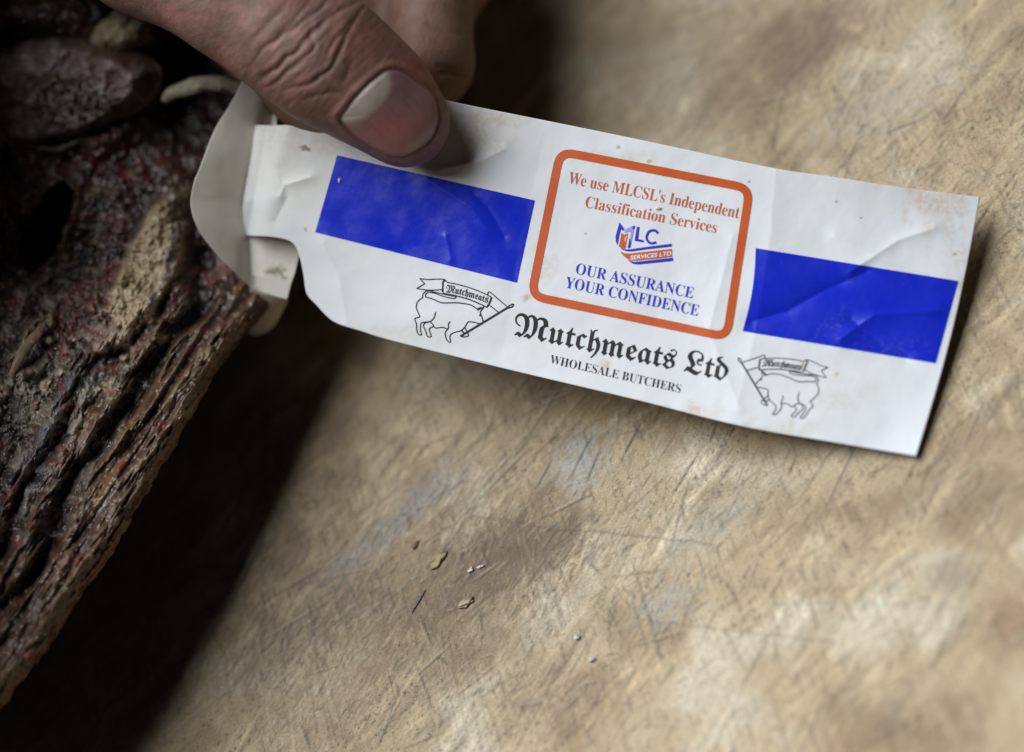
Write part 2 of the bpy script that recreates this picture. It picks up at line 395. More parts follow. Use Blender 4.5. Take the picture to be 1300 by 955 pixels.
    # sides and underside of the block
    idx = np.arange(ni * nj).reshape(ni, nj)
    ring = np.concatenate([idx[0, :], idx[1:, -1], idx[-1, -2::-1], idx[-2:0:-1, 0]])
    low = V[ring] * np.array([1, 1, 0]) + np.array([0, 0, -0.12])
    base = len(V); n = len(ring)
    V = np.concatenate([V, low]); Cc = np.concatenate([Cc, np.tile([0.35, 0.26, 0.16], (n, 1))])
    k = np.arange(n); k2 = (k + 1) % n
    F = np.concatenate([F, np.stack([ring[k2], ring[k], base + k, base + k2], 1)])
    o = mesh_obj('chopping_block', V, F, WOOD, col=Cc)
    o['kind'] = 'structure'; o['label'] = 'scarred tan wooden chopping block under everything'
    return o
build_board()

# ------------------------------------------------------------------ the paper label
_fit = np.array([(350, 230, .4030), (420, 330, .4005), (500, 200, .3985), (500, 430, .3985), (700, 160, .3945), (700, 480, .3935), (950, 210, .3895), (950, 540, .3845),
                 (1163, 578, .3775), (1243, 250, .3905), (1205, 420, .3842)])
def _basis(x, y):
    x = (np.asarray(x, float) - 800) / 450; y = (np.asarray(y, float) - 350) / 200
    return np.stack([np.ones_like(x), x, y, x * y, x * x], -1)
_co, *_ = np.linalg.lstsq(_basis(_fit[:, 0], _fit[:, 1]), _fit[:, 2], rcond=None)
CREASES = (   # polyline, height mm, half width px (one side of the fold drops)
    (((560, 215), (610, 205), (640, 190)), 0.35, 10), (((520, 190), (545, 230), (600, 265), (618, 290)), 0.35, 14), (((600, 245), (618, 262), (640, 300)), -0.25, 7),
    (((566, 300), (572, 330)), 0.18, 5), (((1100, 345), (1040, 372), (1000, 395), (955, 408)), -0.55, 15), (((1216, 360), (1120, 330), (1060, 300)), 0.3, 12),
    (((1068, 430), (1110, 400), (1190, 395)), 0.5, 13), (((1080, 405), (1120, 440), (1150, 455)), -0.35, 9), (((1185, 290), (1140, 305), (1080, 345)), 0.45, 12),
    (((355, 250), (362, 235), (395, 225)), 0.35, 8), (((355, 215), (365, 250), (350, 280)), -0.3, 9), (((440, 410), (430, 350), (410, 310)), 0.25, 14),
    (((985, 215), (978, 300), (960, 420), (935, 520)), 0.22, 26), (((690, 180), (660, 300), (640, 440)), -0.12, 24), (((930, 300), (900, 420), (940, 520)), 0.2, 14))
def label_depth(px, py):
    px = np.asarray(px, float); py = np.asarray(py, float)
    d = _basis(px, py) @ _co
    r = 0.35 * fbm(px / 150, py / 150, 61, 3) + 0.05 * fbm(px / 35, py / 35, 62, 3)
    for pts, a, w in CREASES:
        q, fr = seg_dist(px, py, list(pts)); r = r + 1.25 * a * np.exp(-np.abs(q) / w) * np.exp(-(q / (3.2 * w)) ** 2) * 0.8
    # the paper sags a little where the thumb presses on it
    r = r - 0.8 * np.exp(-((px - 500) / 70) ** 2 - ((py - 165) / 60) ** 2)
    # the narrow strap rolls away from the viewer at its left fold
    e = strap_left(py); t = np.clip((34 - (px - e)) / 34, 0, 1.3)
    d = d - r * 0.001 + 0.0042 * t ** 3
    bd = board_depth(px, py) - 0.0007; k = 0.0022; h = np.clip(0.5 + 0.5 * (bd - d) / k, 0, 1)
    return bd + (d - bd) * h - k * h * (1 - h)
def strap_left(py):
    return np.interp(py, [95, 159, 180, 254, 300, 420], [348, 340, 335, 320, 314, 314])
TOPE = smooth_line([(300, 150), (340, 159), (366, 159), (385, 165), (412, 169), (440, 160), (462, 132), (480, 114), (520, 118), (600, 134.6), (707, 156), (815, 178), (977, 212.5), (1060, 225), (1138, 237), (1244, 250.5)], 10)
BOTE = smooth_line([(300, 297), (314.5, 299), (346, 301), (369.5, 307), (379, 322), (385, 347), (389, 372), (400.5, 386), (424, 408.6), (460, 421), (501, 433.5), (631.6, 466), (807, 507.6), (938.6, 540.5), (1060, 562), (1163, 579)], 10)
ROOT = empty('paper_label', 'long white printed paper label with two blue bands, pinched by the thumb', 'label', tuple(B(1163, 578)))

def label_point(px, py, lift=0.0):
    return U(px, py, label_depth(px, py) - lift)
def stain_bounce_map(px, py, base):
    c = np.zeros(np.shape(px) + (3,)) + np.array(base)
    n = fbm(px / 22, py / 22, 71, 4); n2 = fbm(px / 6, py / 6, 72, 3)
    for (sx, sy, rx, ry, col, st) in ((600, 170, 60, 40, (0.55, 0.46, 0.30), .55), (640, 150, 40, 14, (0.5, 0.4, 0.24), .5), (1190, 262, 45, 35, (0.62, 0.42, 0.28), .6), (1170, 235, 60, 12, (0.6, 0.45, 0.3), .5),
        (886, 520, 30, 14, (0.66, 0.50, 0.32), .6), (980, 545, 70, 14, (0.62, 0.55, 0.42), .5), (690, 335, 25, 40, (0.66, 0.58, 0.42), .45), (360, 180, 45, 35, (0.60, 0.53, 0.40), .55), (425, 185, 60, 20, (0.6, 0.54, 0.4), .5),
        (770, 465, 12, 9, (0.6, 0.42, 0.26), .55), (668, 378, 9, 5, (0.5, 0.36, 0.2), .7), (1215, 330, 30, 60, (0.62, 0.5, 0.38), .35), (780, 200, 80, 10, (0.62, 0.56, 0.40), .4), (1060, 500, 60, 30, (0.66, 0.62, 0.5), .3), (500, 420, 60, 12, (0.62, 0.56, 0.44), .35)):
        e = np.hypot((px - sx) / rx, (py - sy) / ry) + 1.1 * n + 0.25 * n2
        c = mixc(c, col, 1.05 * st * (1 - sstep(0.1, 1.15, e)) * sstep(-0.5, 0.4, n2 + 0.1))
    for (sx, sy, rx, ry, st) in ((430, 200, 170, 90, .5), (600, 150, 90, 40, .4), (350, 250, 60, 90, .35), (560, 430, 120, 25, .3), (1150, 240, 110, 30, .3)):  # warm patches; those by the thumb put bounced light into the paper
        c = mixc(c, (0.66, 0.61, 0.51), st * np.exp(-((px - sx) / rx) ** 2 - ((py - sy) / ry) ** 2) * (0.8 + 0.5 * n).clip(0, 1.2))
    for (sx, sy, r, col) in ((388, 291, 2.2, (0.06, 0.05, 0.04)), (386, 188, 6, (0.22, 0.16, 0.09)), (392, 190, 4, (0.2, 0.15, 0.09)), (1062, 256, 2.5, (0.35, 0.2, 0.12)), (1093, 277, 2.2, (0.3, 0.16, 0.1)), (1212, 323, 3, (0.4, 0.26, 0.18)), (824, 205, 4, (0.5, 0.42, 0.25)), (951, 231, 2.5, (0.3, 0.2, 0.1)), (744, 297, 2, (0.3, 0.26, 0.22)), (785, 187, 4, (0.5, 0.44, 0.3)), (1020, 462, 3, (0.6, 0.4, 0.25)), (1062, 475, 4, (0.7, 0.5, 0.4))):
        c = mixc(c, col, 0.85 * (1 - sstep(0.4, 1.1, np.hypot((px - sx) / r, (py - sy) / (r * .8)) + 0.4 * fbm(px / 3, py / 3, 9, 2))))
    e = fbm(px / 260, py / 90, 77, 3)
    return c * (1 + 0.03 * e)[..., None]
WHITE = (0.81, 0.84, 0.87)
def build_panel():
    # columns follow the label's length; each runs from the bottom edge to the top edge, slanted like the print
    tx, ty = zip(*TOPE); bx, by = zip(*BOTE)
    nc, nr = 620, 210
    sp = np.linspace(0, 1, nc)
    # bottom abscissa 306..1163, top abscissa 332..1244 ; columns lean with the label
    xb = 314.5 + (1163 - 314.5) * sp
    xt = 341 + (1244 - 341) * sp
    yb = np.interp(xb, bx, by); yt = np.interp(xt, tx, ty)
    v = np.linspace(0, 1, nr)[:, None]
    bend = np.exp(-((sp - 1.0) / 0.06) ** 2)      # the right edge is not quite straight
    px = xb + (xt - xb) * v + bend * 7 * np.sin(math.pi * v) * np.array(1.0)
    py = yb + (yt - yb) * v
    # the left edge is the fold
    lf = strap_left(py); px = np.maximum(px, lf)
    d = label_depth(px, py); P = U(px, py, d)
    c = stain_bounce_map(px, py, WHITE)
    # roll the fold on around the back
    n_roll = 10
    o_, oc = [], []
    for k in range(n_roll, 0, -1):
        ang = k / n_roll * math.pi * 0.9; R = 0.0022
        xs = px[:, 0] + 0; 
        off = -math.sin(ang) * R; dep = (1 - math.cos(ang)) * R
        kk = SENS / FOC / W0
        o_.append(U(px[:, 0] + off / (kk * .4), py[:, 0], d[:, 0] + dep)); oc.append(c[:, 0])
    P = np.concatenate([np.stack(o_, 1), P], 1); c = np.concatenate([np.stack(oc, 1), c], 1)
    ni, nj = P.shape[:2]
    ob = mesh_obj('panel', P, grid_faces(ni, nj), PAPER, col=c)
    s = ob.modifiers.new('thick', 'SOLIDIFY'); s.thickness = 0.00022; s.offset = -1
    return adopt(ob, ROOT)
PANEL = build_panel()

# the folded-back end of the label: a ridge near the strap, falling away to both sides
TL = smooth_line([(336, 60), (313, 95.5), (294, 130), (272.6, 165), (253, 215.6), (246.5, 232), (242.4, 262), (253, 293), (276.5, 324), (300, 347), (317, 362), (327, 368.6), (346, 375), (364, 380)], 8)
TR_ = smooth_line([(372, 60), (358, 95), (350, 130), (352, 165), (362, 215), (368, 240), (374, 262), (379, 285), (383, 305), (380, 322), (377, 336), (374, 347), (369, 362), (364, 381)], 8)
def build_tail():
    A = np.array(TL); Bp = np.array(TR_); n = min(len(A), len(Bp)); A, Bp = A[:n], Bp[:n]
    m = 90; t = np.linspace(0, 1, m)[None, :, None]
    Q = A[:, None, :] * (1 - t) + Bp[:, None, :] * t
    px, py = Q[..., 0], Q[..., 1]
    ridge = np.interp(py, [60, 119, 181, 254, 300, 351, 380], [358, 351, 337, 316, 316, 318, 330])
    q = px - ridge
    left = np.clip(-q, 0, None); right = np.clip(q, 0, None)
    d = 0.4100 - 0.000105 * left + 0.0000004 * left ** 2 - 0.00003 * right + 0.0030 * sstep(200, 90, py) - 0.0012 * (1 - np.exp(-(q / 10) ** 2))
    d = d + 0.002 * np.exp(-(right / 8) ** 2) * 0 - 0.00025 * fbm(px / 60, py / 60, 81, 3)
    c = stain_bounce_map(px + 2000, py, (0.72, 0.68, 0.60))
    for (sx, sy, rx, ry, st) in ((352, 343, 13, 8, .85), (340, 345, 7, 4, .7), (361, 353, 4, 3, .7), (322, 352, 5, 3, .6), (313, 225, 3, 5, .4)):
        e = np.hypot((px - sx) / rx, (py - sy) / ry) + 0.8 * fbm(px / 6, py / 6, 83, 3)
        c = mixc(c, (0.26, 0.19, 0.11), st * (1 - sstep(0.4, 1.1, e)))
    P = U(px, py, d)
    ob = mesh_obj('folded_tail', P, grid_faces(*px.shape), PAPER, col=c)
    s = ob.modifiers.new('thick', 'SOLIDIFY'); s.thickness = 0.00022; s.offset = 1
    adopt(ob, ROOT)
    # the curl that turns under below the tail
    n1 = 30; s_ = np.linspace(0, 1, n1)
    ex = np.array(smooth_line([(318, 363), (346, 375), (364, 380), (373, 351), (380, 322)], 12)); 
    base = np.array(smooth_line([(300, 385), (322, 395), (346, 396), (358, 392), (364, 380)], 8))
    out = np.array(smooth_line([(300, 400), (318, 424), (340, 421), (354, 405), (364, 380)], 8))
    edge = np.array(smooth_line([(318, 363), (330, 370), (346, 375), (356, 378), (364, 380)], 8))
    t = np.linspace(0, 1, 24)[:, None, None]
    Q = (1 - t) ** 2 * edge[None] + 2 * t * (1 - t) * (0.5 * (edge + out) + np.array([5, 2]))[None] + t ** 2 * out[None]
    px, py = Q[..., 0], Q[..., 1]
    dd = 0.4088 + 0.0075 * np.sin(t[..., 0] * 1.5) + 0 * px
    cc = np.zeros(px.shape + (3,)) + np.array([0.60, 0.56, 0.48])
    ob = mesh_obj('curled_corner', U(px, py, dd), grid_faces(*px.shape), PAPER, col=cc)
    s = ob.modifiers.new('thick', 'SOLIDIFY'); s.thickness = 0.0002; s.offset = 1
    adopt(ob, ROOT)
build_tail()

# ---- print on the label
def quad_grid(name, TLq, TRq, BRq, BLq, mat, nu, nv, lift=0.00006, bow=0.0):
    u = np.linspace(0, 1, nu)[None, :]; v = np.linspace(0, 1, nv)[:, None]
    q = [np.array(k, float) for k in (TLq, TRq, BRq, BLq)]
    Q = ((1 - u) * (1 - v))[..., None] * q[0] + (u * (1 - v))[..., None] * q[1] + (u * v)[..., None] * q[2] + ((1 - u) * v)[..., None] * q[3]
    px = Q[..., 0] + bow * np.sin(math.pi * v) * (1 - u); py = Q[..., 1]
    return adopt(mesh_obj(name, label_point(px, py, lift), grid_faces(nv, nu)[:, ::-1], mat), ROOT)
b1 = quad_grid('blue_band', (428, 197.2), (679, 254.6), (656.2, 359), (400.2, 295), BLUE, 200, 80); b1['label'] = 'blue band nearer the thumb'
b2 = quad_grid('blue_band', (959.4, 315), (1216.6, 356.8), (1188, 461.4), (942.7, 420.5), BLUE, 200, 80, bow=4); b2['label'] = 'creased blue band at the free end'

def rounded_quad(c4, r, n=10):
    c4 = [np.array(p, float) for p in c4]; out = []
    for i in range(4):
        p, a, b = c4[i], c4[i - 1], c4[(i + 1) % 4]
        da = (a - p) / np.linalg.norm(a - p); db = (b - p) / np.linalg.norm(b - p)
        s, e = p + da * r, p + db * r
        for k in range(n + 1):
            t = k / n; out.append((1 - t) ** 2 * s + 2 * t * (1 - t) * p + t * t * e)
    return out
def dense(loop, n_side=24):
    out = []; m = len(loop)
    for i in range(m):
        a, b = np.array(loop[i]), np.array(loop[(i + 1) % m]); L = np.linalg.norm(b - a); k = max(1, int(L / 6))
        for j in range(k): out.append(a + (b - a) * j / k)
    return np.array(out)
def build_frame():
    outer = [(707, 186), (958, 235), (927, 434.5), (668, 380)]
    loop_o = dense(rounded_quad(outer, 24)); cen = loop_o.mean(0)
    # inner edge: the same loop set in by the bar's width along its normal
    t = np.roll(loop_o, -1, 0) - np.roll(loop_o, 1, 0); t /= np.linalg.norm(t, axis=1)[:, None]
    nrm = np.stack([-t[:, 1], t[:, 0]], 1); sgn = np.sign(((cen - loop_o) * nrm).sum(1))[:, None]
    loops = [loop_o + nrm * sgn * w for w in np.linspace(0, 10.8, 6)]
    n = len(loop_o); V = np.concatenate(loops); P = label_point(V[:, 0], V[:, 1], 0.00006)
    F = [(j * n + i, j * n + (i + 1) % n, (j + 1) * n + (i + 1) % n, (j + 1) * n + i) for j in range(5) for i in range(n)]
    return adopt(mesh_obj('border_frame', P, np.array(F), ORANGE), ROOT)
build_frame()

def refine(L, F, m=5.0):
    """split large triangles (picture-sized units) so that flat print follows the paper's curve"""
    L = [tuple(p) for p in L]; out = []; st = []
    for f in F:
        for k in range(1, len(f) - 1): st.append((f[0], f[k], f[k + 1]))
    while st:
        t = st.pop(); e = [math.dist(L[t[k]], L[t[(k + 1) % 3]]) for k in range(3)]; k = e.index(max(e))
        if e[k] <= m: out.append(t); continue
        a, b, c = t[k], t[(k + 1) % 3], t[(k + 2) % 3]
        L.append(((L[a][0] + L[b][0]) / 2, (L[a][1] + L[b][1]) / 2)); n = len(L) - 1
        st += [(a, n, c), (n, b, c)]
    return np.array(L), out
def lettering(name, body, bl, br, up, cap, mat, offset, lift=0.00006, parent=None, label=None, space=1.0, left=0):
    V, F = TXT[(body, offset)]
    x = (V[:, 0] - V[:, 0].min()) / (V[:, 0].max() - V[:, 0].min()); y = V[:, 1] / cap
    px = bl[0] + (br[0] - bl[0]) * x + up[0] * y; py = bl[1] + (br[1] - bl[1]) * x + up[1] * y
    L, F = refine(np.stack([px, py], 1), F); P = label_point(L[:, 0], L[:, 1], lift)
    # make every face look at the reader
    F = [t[::-1] if np.cross(P[t[1]] - P[t[0]], P[t[2]] - P[t[0]]) @ fw > 0 else t for t in F]
    o = mesh_obj(name, P, F, mat, smooth=False)
    adopt(o, ROOT) if parent is None else sub(o, parent)
    if label: o['label'] = label
    return o
lettering('orange_lettering', bold("We use MLCSL's Independent", *SB), (720.5, 232.5), (937, 277.3), (3.2, -15.0), 0.70, ORANGEI, -0.008, label='upper orange line of writing')
lettering('orange_lettering', bold("Classification Services", *SB), (742, 263), (908.5, 296), (3.2, -14.6), 0.70, ORANGEI, -0.008, label='lower orange line of writing')
lettering('blue_lettering', bold("OUR ASSURANCE", *SB), (730, 347.5), (879, 379), (2.9, -14.2), 0.70, BLUEI, -0.006, label='upper blue line of capitals')
lettering('blue_lettering', bold("YOUR CONFIDENCE", *SB), (716.5, 364.8), (885.5, 401.3), (2.9, -14.2), 0.70, BLUEI, -0.006, label='lower blue line of capitals')
lettering('blackletter_lettering', bold("Mutchmeats Ltd", *FB_), (650, 425), (922, 484), (5.2, -27.5), 0.70, BLACKI, 0.002, label='large black gothic company name')
lettering('black_lettering', bold("WHOLESALE BUTCHERS", *SB), (697.5, 461), (863, 499), (2.2, -11.0), 0.70, BLACKI, -0.010, label='small black capitals under the name')

def ribbon(polys, width, mapf, lift, name, mat, parent=None, sm=6):
    V, F = [], []
    for pts, w in polys:
        L = np.array([mapf(*p) for p in smooth_line(pts, sm)]) if len(pts) > 2 else np.array([mapf(pts[0][0] + (pts[1][0] - pts[0][0]) * k / 24, pts[0][1] + (pts[1][1] - pts[0][1]) * k / 24) for k in range(25)])
        t = np.gradient(L, axis=0); t /= np.linalg.norm(t, axis=1)[:, None] + 1e-9
        nrm = np.stack([-t[:, 1], t[:, 0]], 1) * (w * width / 2)
        base = len(V)
        for a, b in zip(L + nrm, L - nrm): V += [a, b]
        for i in range(len(L) - 1): F.append((base + 2 * i, base + 2 * i + 1, base + 2 * i + 3, base + 2 * i + 2))
    V = np.array(V); P = label_point(V[:, 0], V[:, 1], lift)
    fl = []
    for f in F:
        nn = np.cross(P[f[1]] - P[f[0]], P[f[2]] - P[f[0]]); fl.append(f[::-1] if nn @ fw > 0 else f)
    o = mesh_obj(name, P, fl, mat, smooth=False)
    return adopt(o, ROOT) if parent is None else sub(o, parent)
PIG = [([(155, 118), (240, 130), (330, 125), (420, 128), (450, 155)], 1), ([(155, 118), (182, 148), (210, 175)], 1), ([(210, 175), (165, 202), (120, 228)], 1), ([(120, 228), (230, 245), (330, 245), (405, 240)], 1), ([(405, 270), (408, 210), (412, 150), (440, 140)], 1.6),
       ([(450, 160), (600, 190), (760, 240), (900, 300), (945, 325)], 1), ([(408, 280), (560, 310), (700, 350), (820, 400), (890, 435)], 1.2), ([(890, 435), (915, 400), (940, 340), (945, 325)], 1.7),
       ([(250, 250), (400, 287), (500, 308), (555, 315)], 1), ([(555, 315), (540, 335), (500, 335), (400, 310), (290, 268)], 1), ([(900, 300), (920, 265), (1000, 330), (1115, 428)], 1), ([(925, 415), (970, 450), (1020, 490)], 1),
       ([(1120, 440), (600, 755)], 1.9), ([(1120, 440), (1150, 410), (1185, 402), (1170, 430), (1120, 445)], 1.2),
       ([(185, 330), (190, 290), (220, 260), (255, 253)], 1), ([(340, 288), (265, 270), (225, 285), (215, 320)], 1), ([(215, 320), (300, 345), (400, 385), (560, 385), (700, 405), (760, 435), (800, 458), (860, 430)], 1.1), ([(785, 462), (830, 440)], 2.2),
       ([(185, 330), (135, 370), (115, 430), (135, 490), (152, 540), (100, 560), (118, 620), (120, 680), (140, 733), (175, 735), (162, 690), (165, 620), (190, 600), (270, 590), (310, 550), (330, 485)], 1),
       ([(270, 595), (220, 605), (195, 635), (220, 700), (240, 755), (280, 755), (262, 700), (262, 668), (305, 640), (270, 595)], 1), ([(305, 640), (330, 663), (400, 655), (465, 670), (470, 620), (490, 590)], 1),
       ([(465, 670), (435, 715), (445, 780), (470, 815), (495, 815), (485, 770), (495, 735), (540, 710), (610, 690), (650, 655)], 1),
       ([(860, 430), (840, 460), (820, 490), (830, 520), (850, 600), (800, 615)], 1), ([(810, 525), (832, 520)], 2), ([(800, 612), (750, 600), (690, 595), (665, 630), (645, 660)], 1), ([(650, 655), (670, 700), (690, 740), (670, 757), (630, 760), (598, 748)], 1), ([(610, 690), (640, 722), (600, 750)], 1.3)]
f1 = lambda x, y: (515 + x / 8.667, 340 + y / 8.667)
p1 = [(1185, 405), (155, 118), (120, 228), (480, 815), (160, 735), (600, 755), (945, 325)]
p2 = [(70, 135), (1055, 262), (1025, 375), (460, 795), (760, 850), (370, 670), (300, 245)]
A_ = np.linalg.lstsq(np.array([[x, y, 1] for x, y in p1]), np.array([(930 + x / 8.685, 435 + y / 8.685) for x, y in p2]), rcond=None)[0]
f2 = lambda x, y: tuple(np.array([x, y, 1]) @ A_)
pg1 = ribbon(PIG, 1.35, f1, 0.00006, 'pig_emblem', BLACKI); pg1['label'] = 'line drawing of a pig with a banner, nearer the thumb'
pg2 = ribbon(PIG, 1.05, f2, 0.00006, 'pig_emblem', BLACKI); pg2['label'] = 'mirrored pig line drawing near the free end'
def banner_curved(f, parent, flip):
    V, F = TXT[(bold('Mutchmeats', *FB_), 0.004)]
    x = (V[:, 0] - V[:, 0].min()) / (V[:, 0].max() - V[:, 0].min()); y = V[:, 1] / 0.70
    if flip: x0_, x1_ = 895, 440
    else: x0_, x1_ = 435, 900
    sx = x0_ + (x1_ - x0_) * x; k = (sx - 435) / 465
    by_ = 268 + 62 * k + 62 * k * k - 78 * y; sx = sx + (16 * y if not flip else -8 * y) * 1.0
    L, F = refine([f(a, b) for a, b in zip(sx, by_)], F, 3.0); P = label_point(L[:, 0], L[:, 1], 0.00006)
    fl = []
    for t in F:
        nn = np.cross(P[t[1]] - P[t[0]], P[t[2]] - P[t[0]]); fl.append(t[::-1] if nn @ fw > 0 else t)
    sub(mesh_obj('banner_lettering', P, fl, BLACKI, smooth=False), parent)
banner_curved(f1, pg1, False); banner_curved(f2, pg2, True)

fl_ = lambda x, y: (770 + x / 13.0, 270 + y / 13.0)
def poly(name, pts, mat, lift, parent=None, sm=0):
    L = [fl_(*p) for p in (smooth_line(pts, sm, True) if sm else pts)]
    tri = tessellate_polygon([[Vector((x, y, 0)) for x, y in L]])
    L, tri = refine(L, [tuple(t) for t in tri]); P = label_point(L[:, 0], L[:, 1], lift)
    fl = []
    for t in tri:
        nn = np.cross(P[t[1]] - P[t[0]], P[t[2]] - P[t[0]]); fl.append(tuple(t[::-1]) if nn @ fw > 0 else tuple(t))
    o = mesh_obj(name, P, fl, mat, smooth=False)
    return adopt(o, ROOT) if parent is None else sub(o, parent)
logo = poly('company_logo', [(210, 565), (260, 595), (320, 608), (400, 604), (700, 560), (1075, 514), (1076, 560), (700, 602), (420, 640), (330, 638), (255, 608)], BLUEI, 0.00006)
logo['label'] = 'small blue and orange emblem inside the orange frame'
poly('blue_stroke', [(215, 158), (292, 268), (278, 302), (238, 275), (205, 400), (182, 538), (152, 480), (148, 400), (172, 300)], BLUEI, 0.00006, logo)
poly('lavender_stroke', [(288, 325), (302, 280), (400, 235), (440, 218), (468, 222), (452, 270), (425, 400), (398, 510), (380, 480), (392, 390), (402, 325), (360, 312), (310, 335)], LAVI, 0.00007, logo)
poly('blue_stroke', [(425, 232), (440, 216), (470, 222), (456, 268), (436, 275)], BLUEI, 0.00009, logo)
poly('blue_stroke', [(376, 430), (392, 430), (400, 500), (390, 575), (345, 585), (362, 520)], BLUEI, 0.00009, logo)
poly('orange_block', [(245, 335), (290, 362), (352, 345), (332, 460), (308, 595), (260, 590), (202, 560), (225, 450)], ORANGEI, 0.00007, logo)
poly('pale_patch', [(300, 400), (325, 380), (345, 385), (325, 470), (310, 490), (290, 450)], PALEO, 0.00009, logo)
poly('blue_letter', [(500, 234), (546, 234), (518, 436), (616, 458), (610, 492), (463, 464)], BLUEI, 0.00006, logo)
ribbon([([(848, 345), (815, 302), (760, 292), (705, 312), (668, 370), (662, 430), (692, 482), (745, 508), (820, 490)], 1)], 3.0, fl_, 0.00006, 'blue_letter', BLUEI, logo)
poly('orange_ribbon', [(222, 636), (300, 674), (400, 676), (500, 662), (800, 630), (1076, 598), (1082, 730), (800, 762), (500, 792), (390, 796), (300, 732), (248, 680)], ORANGEI, 0.00006, logo)
poly('blue_stroke', [(335, 780), (400, 806), (470, 812), (520, 808), (800, 778), (1096, 744), (1098, 796), (800, 828), (520, 857), (430, 842)], BLUEI, 0.00006, logo)
a_, b_ = fl_(392, 778), fl_(1066, 706)
lettering('white_lettering', 'SERVICES LTD', a_, b_, (0.7, -5.2), 0.70, WHITEI, 0.02, lift=0.00009, parent=logo)

# ------------------------------------------------------------------ the meat
EDGE = [(-350, 215), (-150, 240), (0, 268), (60, 288), (130, 306), (200, 330), (300, 346), (380, 342), (400, 336), (430, 308), (471, 276), (536, 239), (591, 207), (660, 166), (702, 146), (743, 110), (794, 83), (863, 28), (960, -40), (1150, -170)]
def edge_x(y):
    ys, xs = zip(*EDGE); return np.interp(y, ys, xs)
HOLE = [(78, 232), (92, 246), (90, 266), (76, 300), (66, 322), (40, 342), (26, 330), (30, 305), (48, 268), (62, 246)]
FATP = [(150, 345), (165, 300), (185, 270), (215, 262), (240, 285), (236, 330), (215, 375), (195, 405), (165, 430), (140, 415), (132, 390)]
BONEC = (52, 118)
def build_meat():
    ROOTM = empty('meat_joint', 'large dry-aged joint of dark red meat with fat and sawn bone', 'meat', tuple(B(-300, 350) * np.array([1, 1, 0])))
    yv = np.concatenate([np.linspace(-350, -30, 30, endpoint=False), np.linspace(-30, 985, 800), np.linspace(990, 1150, 25)])
    sv = np.concatenate([np.linspace(-420, -30, 30, endpoint=False)])
    nvis = 330
    ni = len(yv)
    ex = edge_x(yv) + 4 * fbm(yv / 14, yv * 0 + 3, 91, 3) + 5 * fbm(yv / 45, yv * 0 + 8, 92, 2)
    cols = []
    left0 = np.minimum(-30, ex - 160)
    for s in np.linspace(0, 1, 30, endpoint=False): cols.append(-420 + (left0 + 420) * s)
    for s in np.linspace(0, 1, nvis): cols.append(left0 + (ex - left0) * s)
    px = np.stack(cols, 1); py = np.repeat(yv[:, None], px.shape[1], 1)
    q = ex[:, None] - px                                        # distance in from the rim
    # base shape: a thick slab, falling away at the top and towards its rim
    d = np.interp(py, [-350, -100, 60, 130, 220, 330, 500, 700, 900, 1150], [.445, .442, .436, .424, .4165, .4125, .398, .386, .377, .371])
    d = d - 0.030 * sstep(10, -230, px) * sstep(1150, 700, py) + 0.004 * np.exp(-((px - 290) / 55) ** 2 - ((py - 260) / 90) ** 2) + 0.0045 * np.exp(-(np.clip(q, 0, None) / 9) ** 1.2)  # includes an unseen rise at the left, shaped to shade the flesh
    d = d - 0.004 * np.exp(-((px - 170) / 90) ** 2 - ((py - 350) / 110) ** 2)
    d = d - 0.032 * sstep(0, -210, px) * sstep(330, 120, py)  # further unseen rise at the upper left, added to darken the top
    d = d - 0.010 * np.exp(-((py - 0) / 55) ** 2) * sstep(230, 90, px)
    d = d - 0.010 * sstep(210, 120, py) * sstep(260, 120, px) * sstep(-60, 30, py)
    # grain coordinates along the rim
    tx, ty = -0.56, 0.83
    al = px * tx + py * ty; ac = px * ty - py * tx                # along / across the rim's run
    wob = 26 * fbm(al / 130, ac / 70, 101, 4)
    qq = q * 0.83 + wob
    r = np.zeros_like(px); c = np.zeros(px.shape + (3,)) + np.array([0.050, 0.019, 0.015])
    n1 = fbm(px / 48, py / 48, 102, 5, 0.55); n2 = fbm(px / 13, py / 13, 103, 4, 0.55); n3 = fbm(px / 5, py / 5, 104, 3)
    wpx, wpy = px + 14 * n1, py + 14 * fbm(px / 40, py / 40, 120, 3)
    fib = fbm(al / 110 + 0.15 * n1, ac / 15, 105, 3, 0.35); fib2 = fbm(al / 90, ac / 4.0, 106, 3)
    low = sstep(330, 470, py + 0.35 * (px - 150))                  # where the long fibres take over
    rim = sstep(150, 20, q) * sstep(330, 420, py + 0.3 * q)
    F_ = np.maximum(low * sstep(260, 60, q), rim)
    # blotchy flesh
    c = mixc(c, (0.115, 0.040, 0.030), sstep(0.0, 0.35, n1))
    c = mixc(c, (0.13, 0.085, 0.055), sstep(0.05, 0.35, n2 + 0.5 * n1) * 0.8)
    c = mixc(c, (0.135, 0.105, 0.10), sstep(0.1, 0.4, fbm(wpx / 30, wpy / 30, 107, 4) ) * 0.7)
    c = mixc(c, (0.014, 0.007, 0.006), sstep(0.08, 0.4, fbm(wpx / 26, wpy / 34, 125, 4)) * 0.85)
    c = mixc(c, (0.38, 0.28, 0.19), sstep(0.1, 0.38, fbm(wpx / 22, wpy / 22, 108, 4)) * 0.75 * sstep(560, 300, py) * sstep(180, 240, py))
    r += 2.8 * n1 * (1 - 0.45 * F_) + (0.6 * n2 + 0.06 * n3) * (1 - 0.9 * F_)
    lump = np.abs(fbm(wpx / 11, wpy / 11, 109, 3)); r += 0.45 * (0.4 - lump) * (1 - F_)
    # long fibres with grooves
    groove = sstep(0.02, 0.30, fib) ; c = mixc(c, (0.105, 0.050, 0.028), F_ * 0.75)
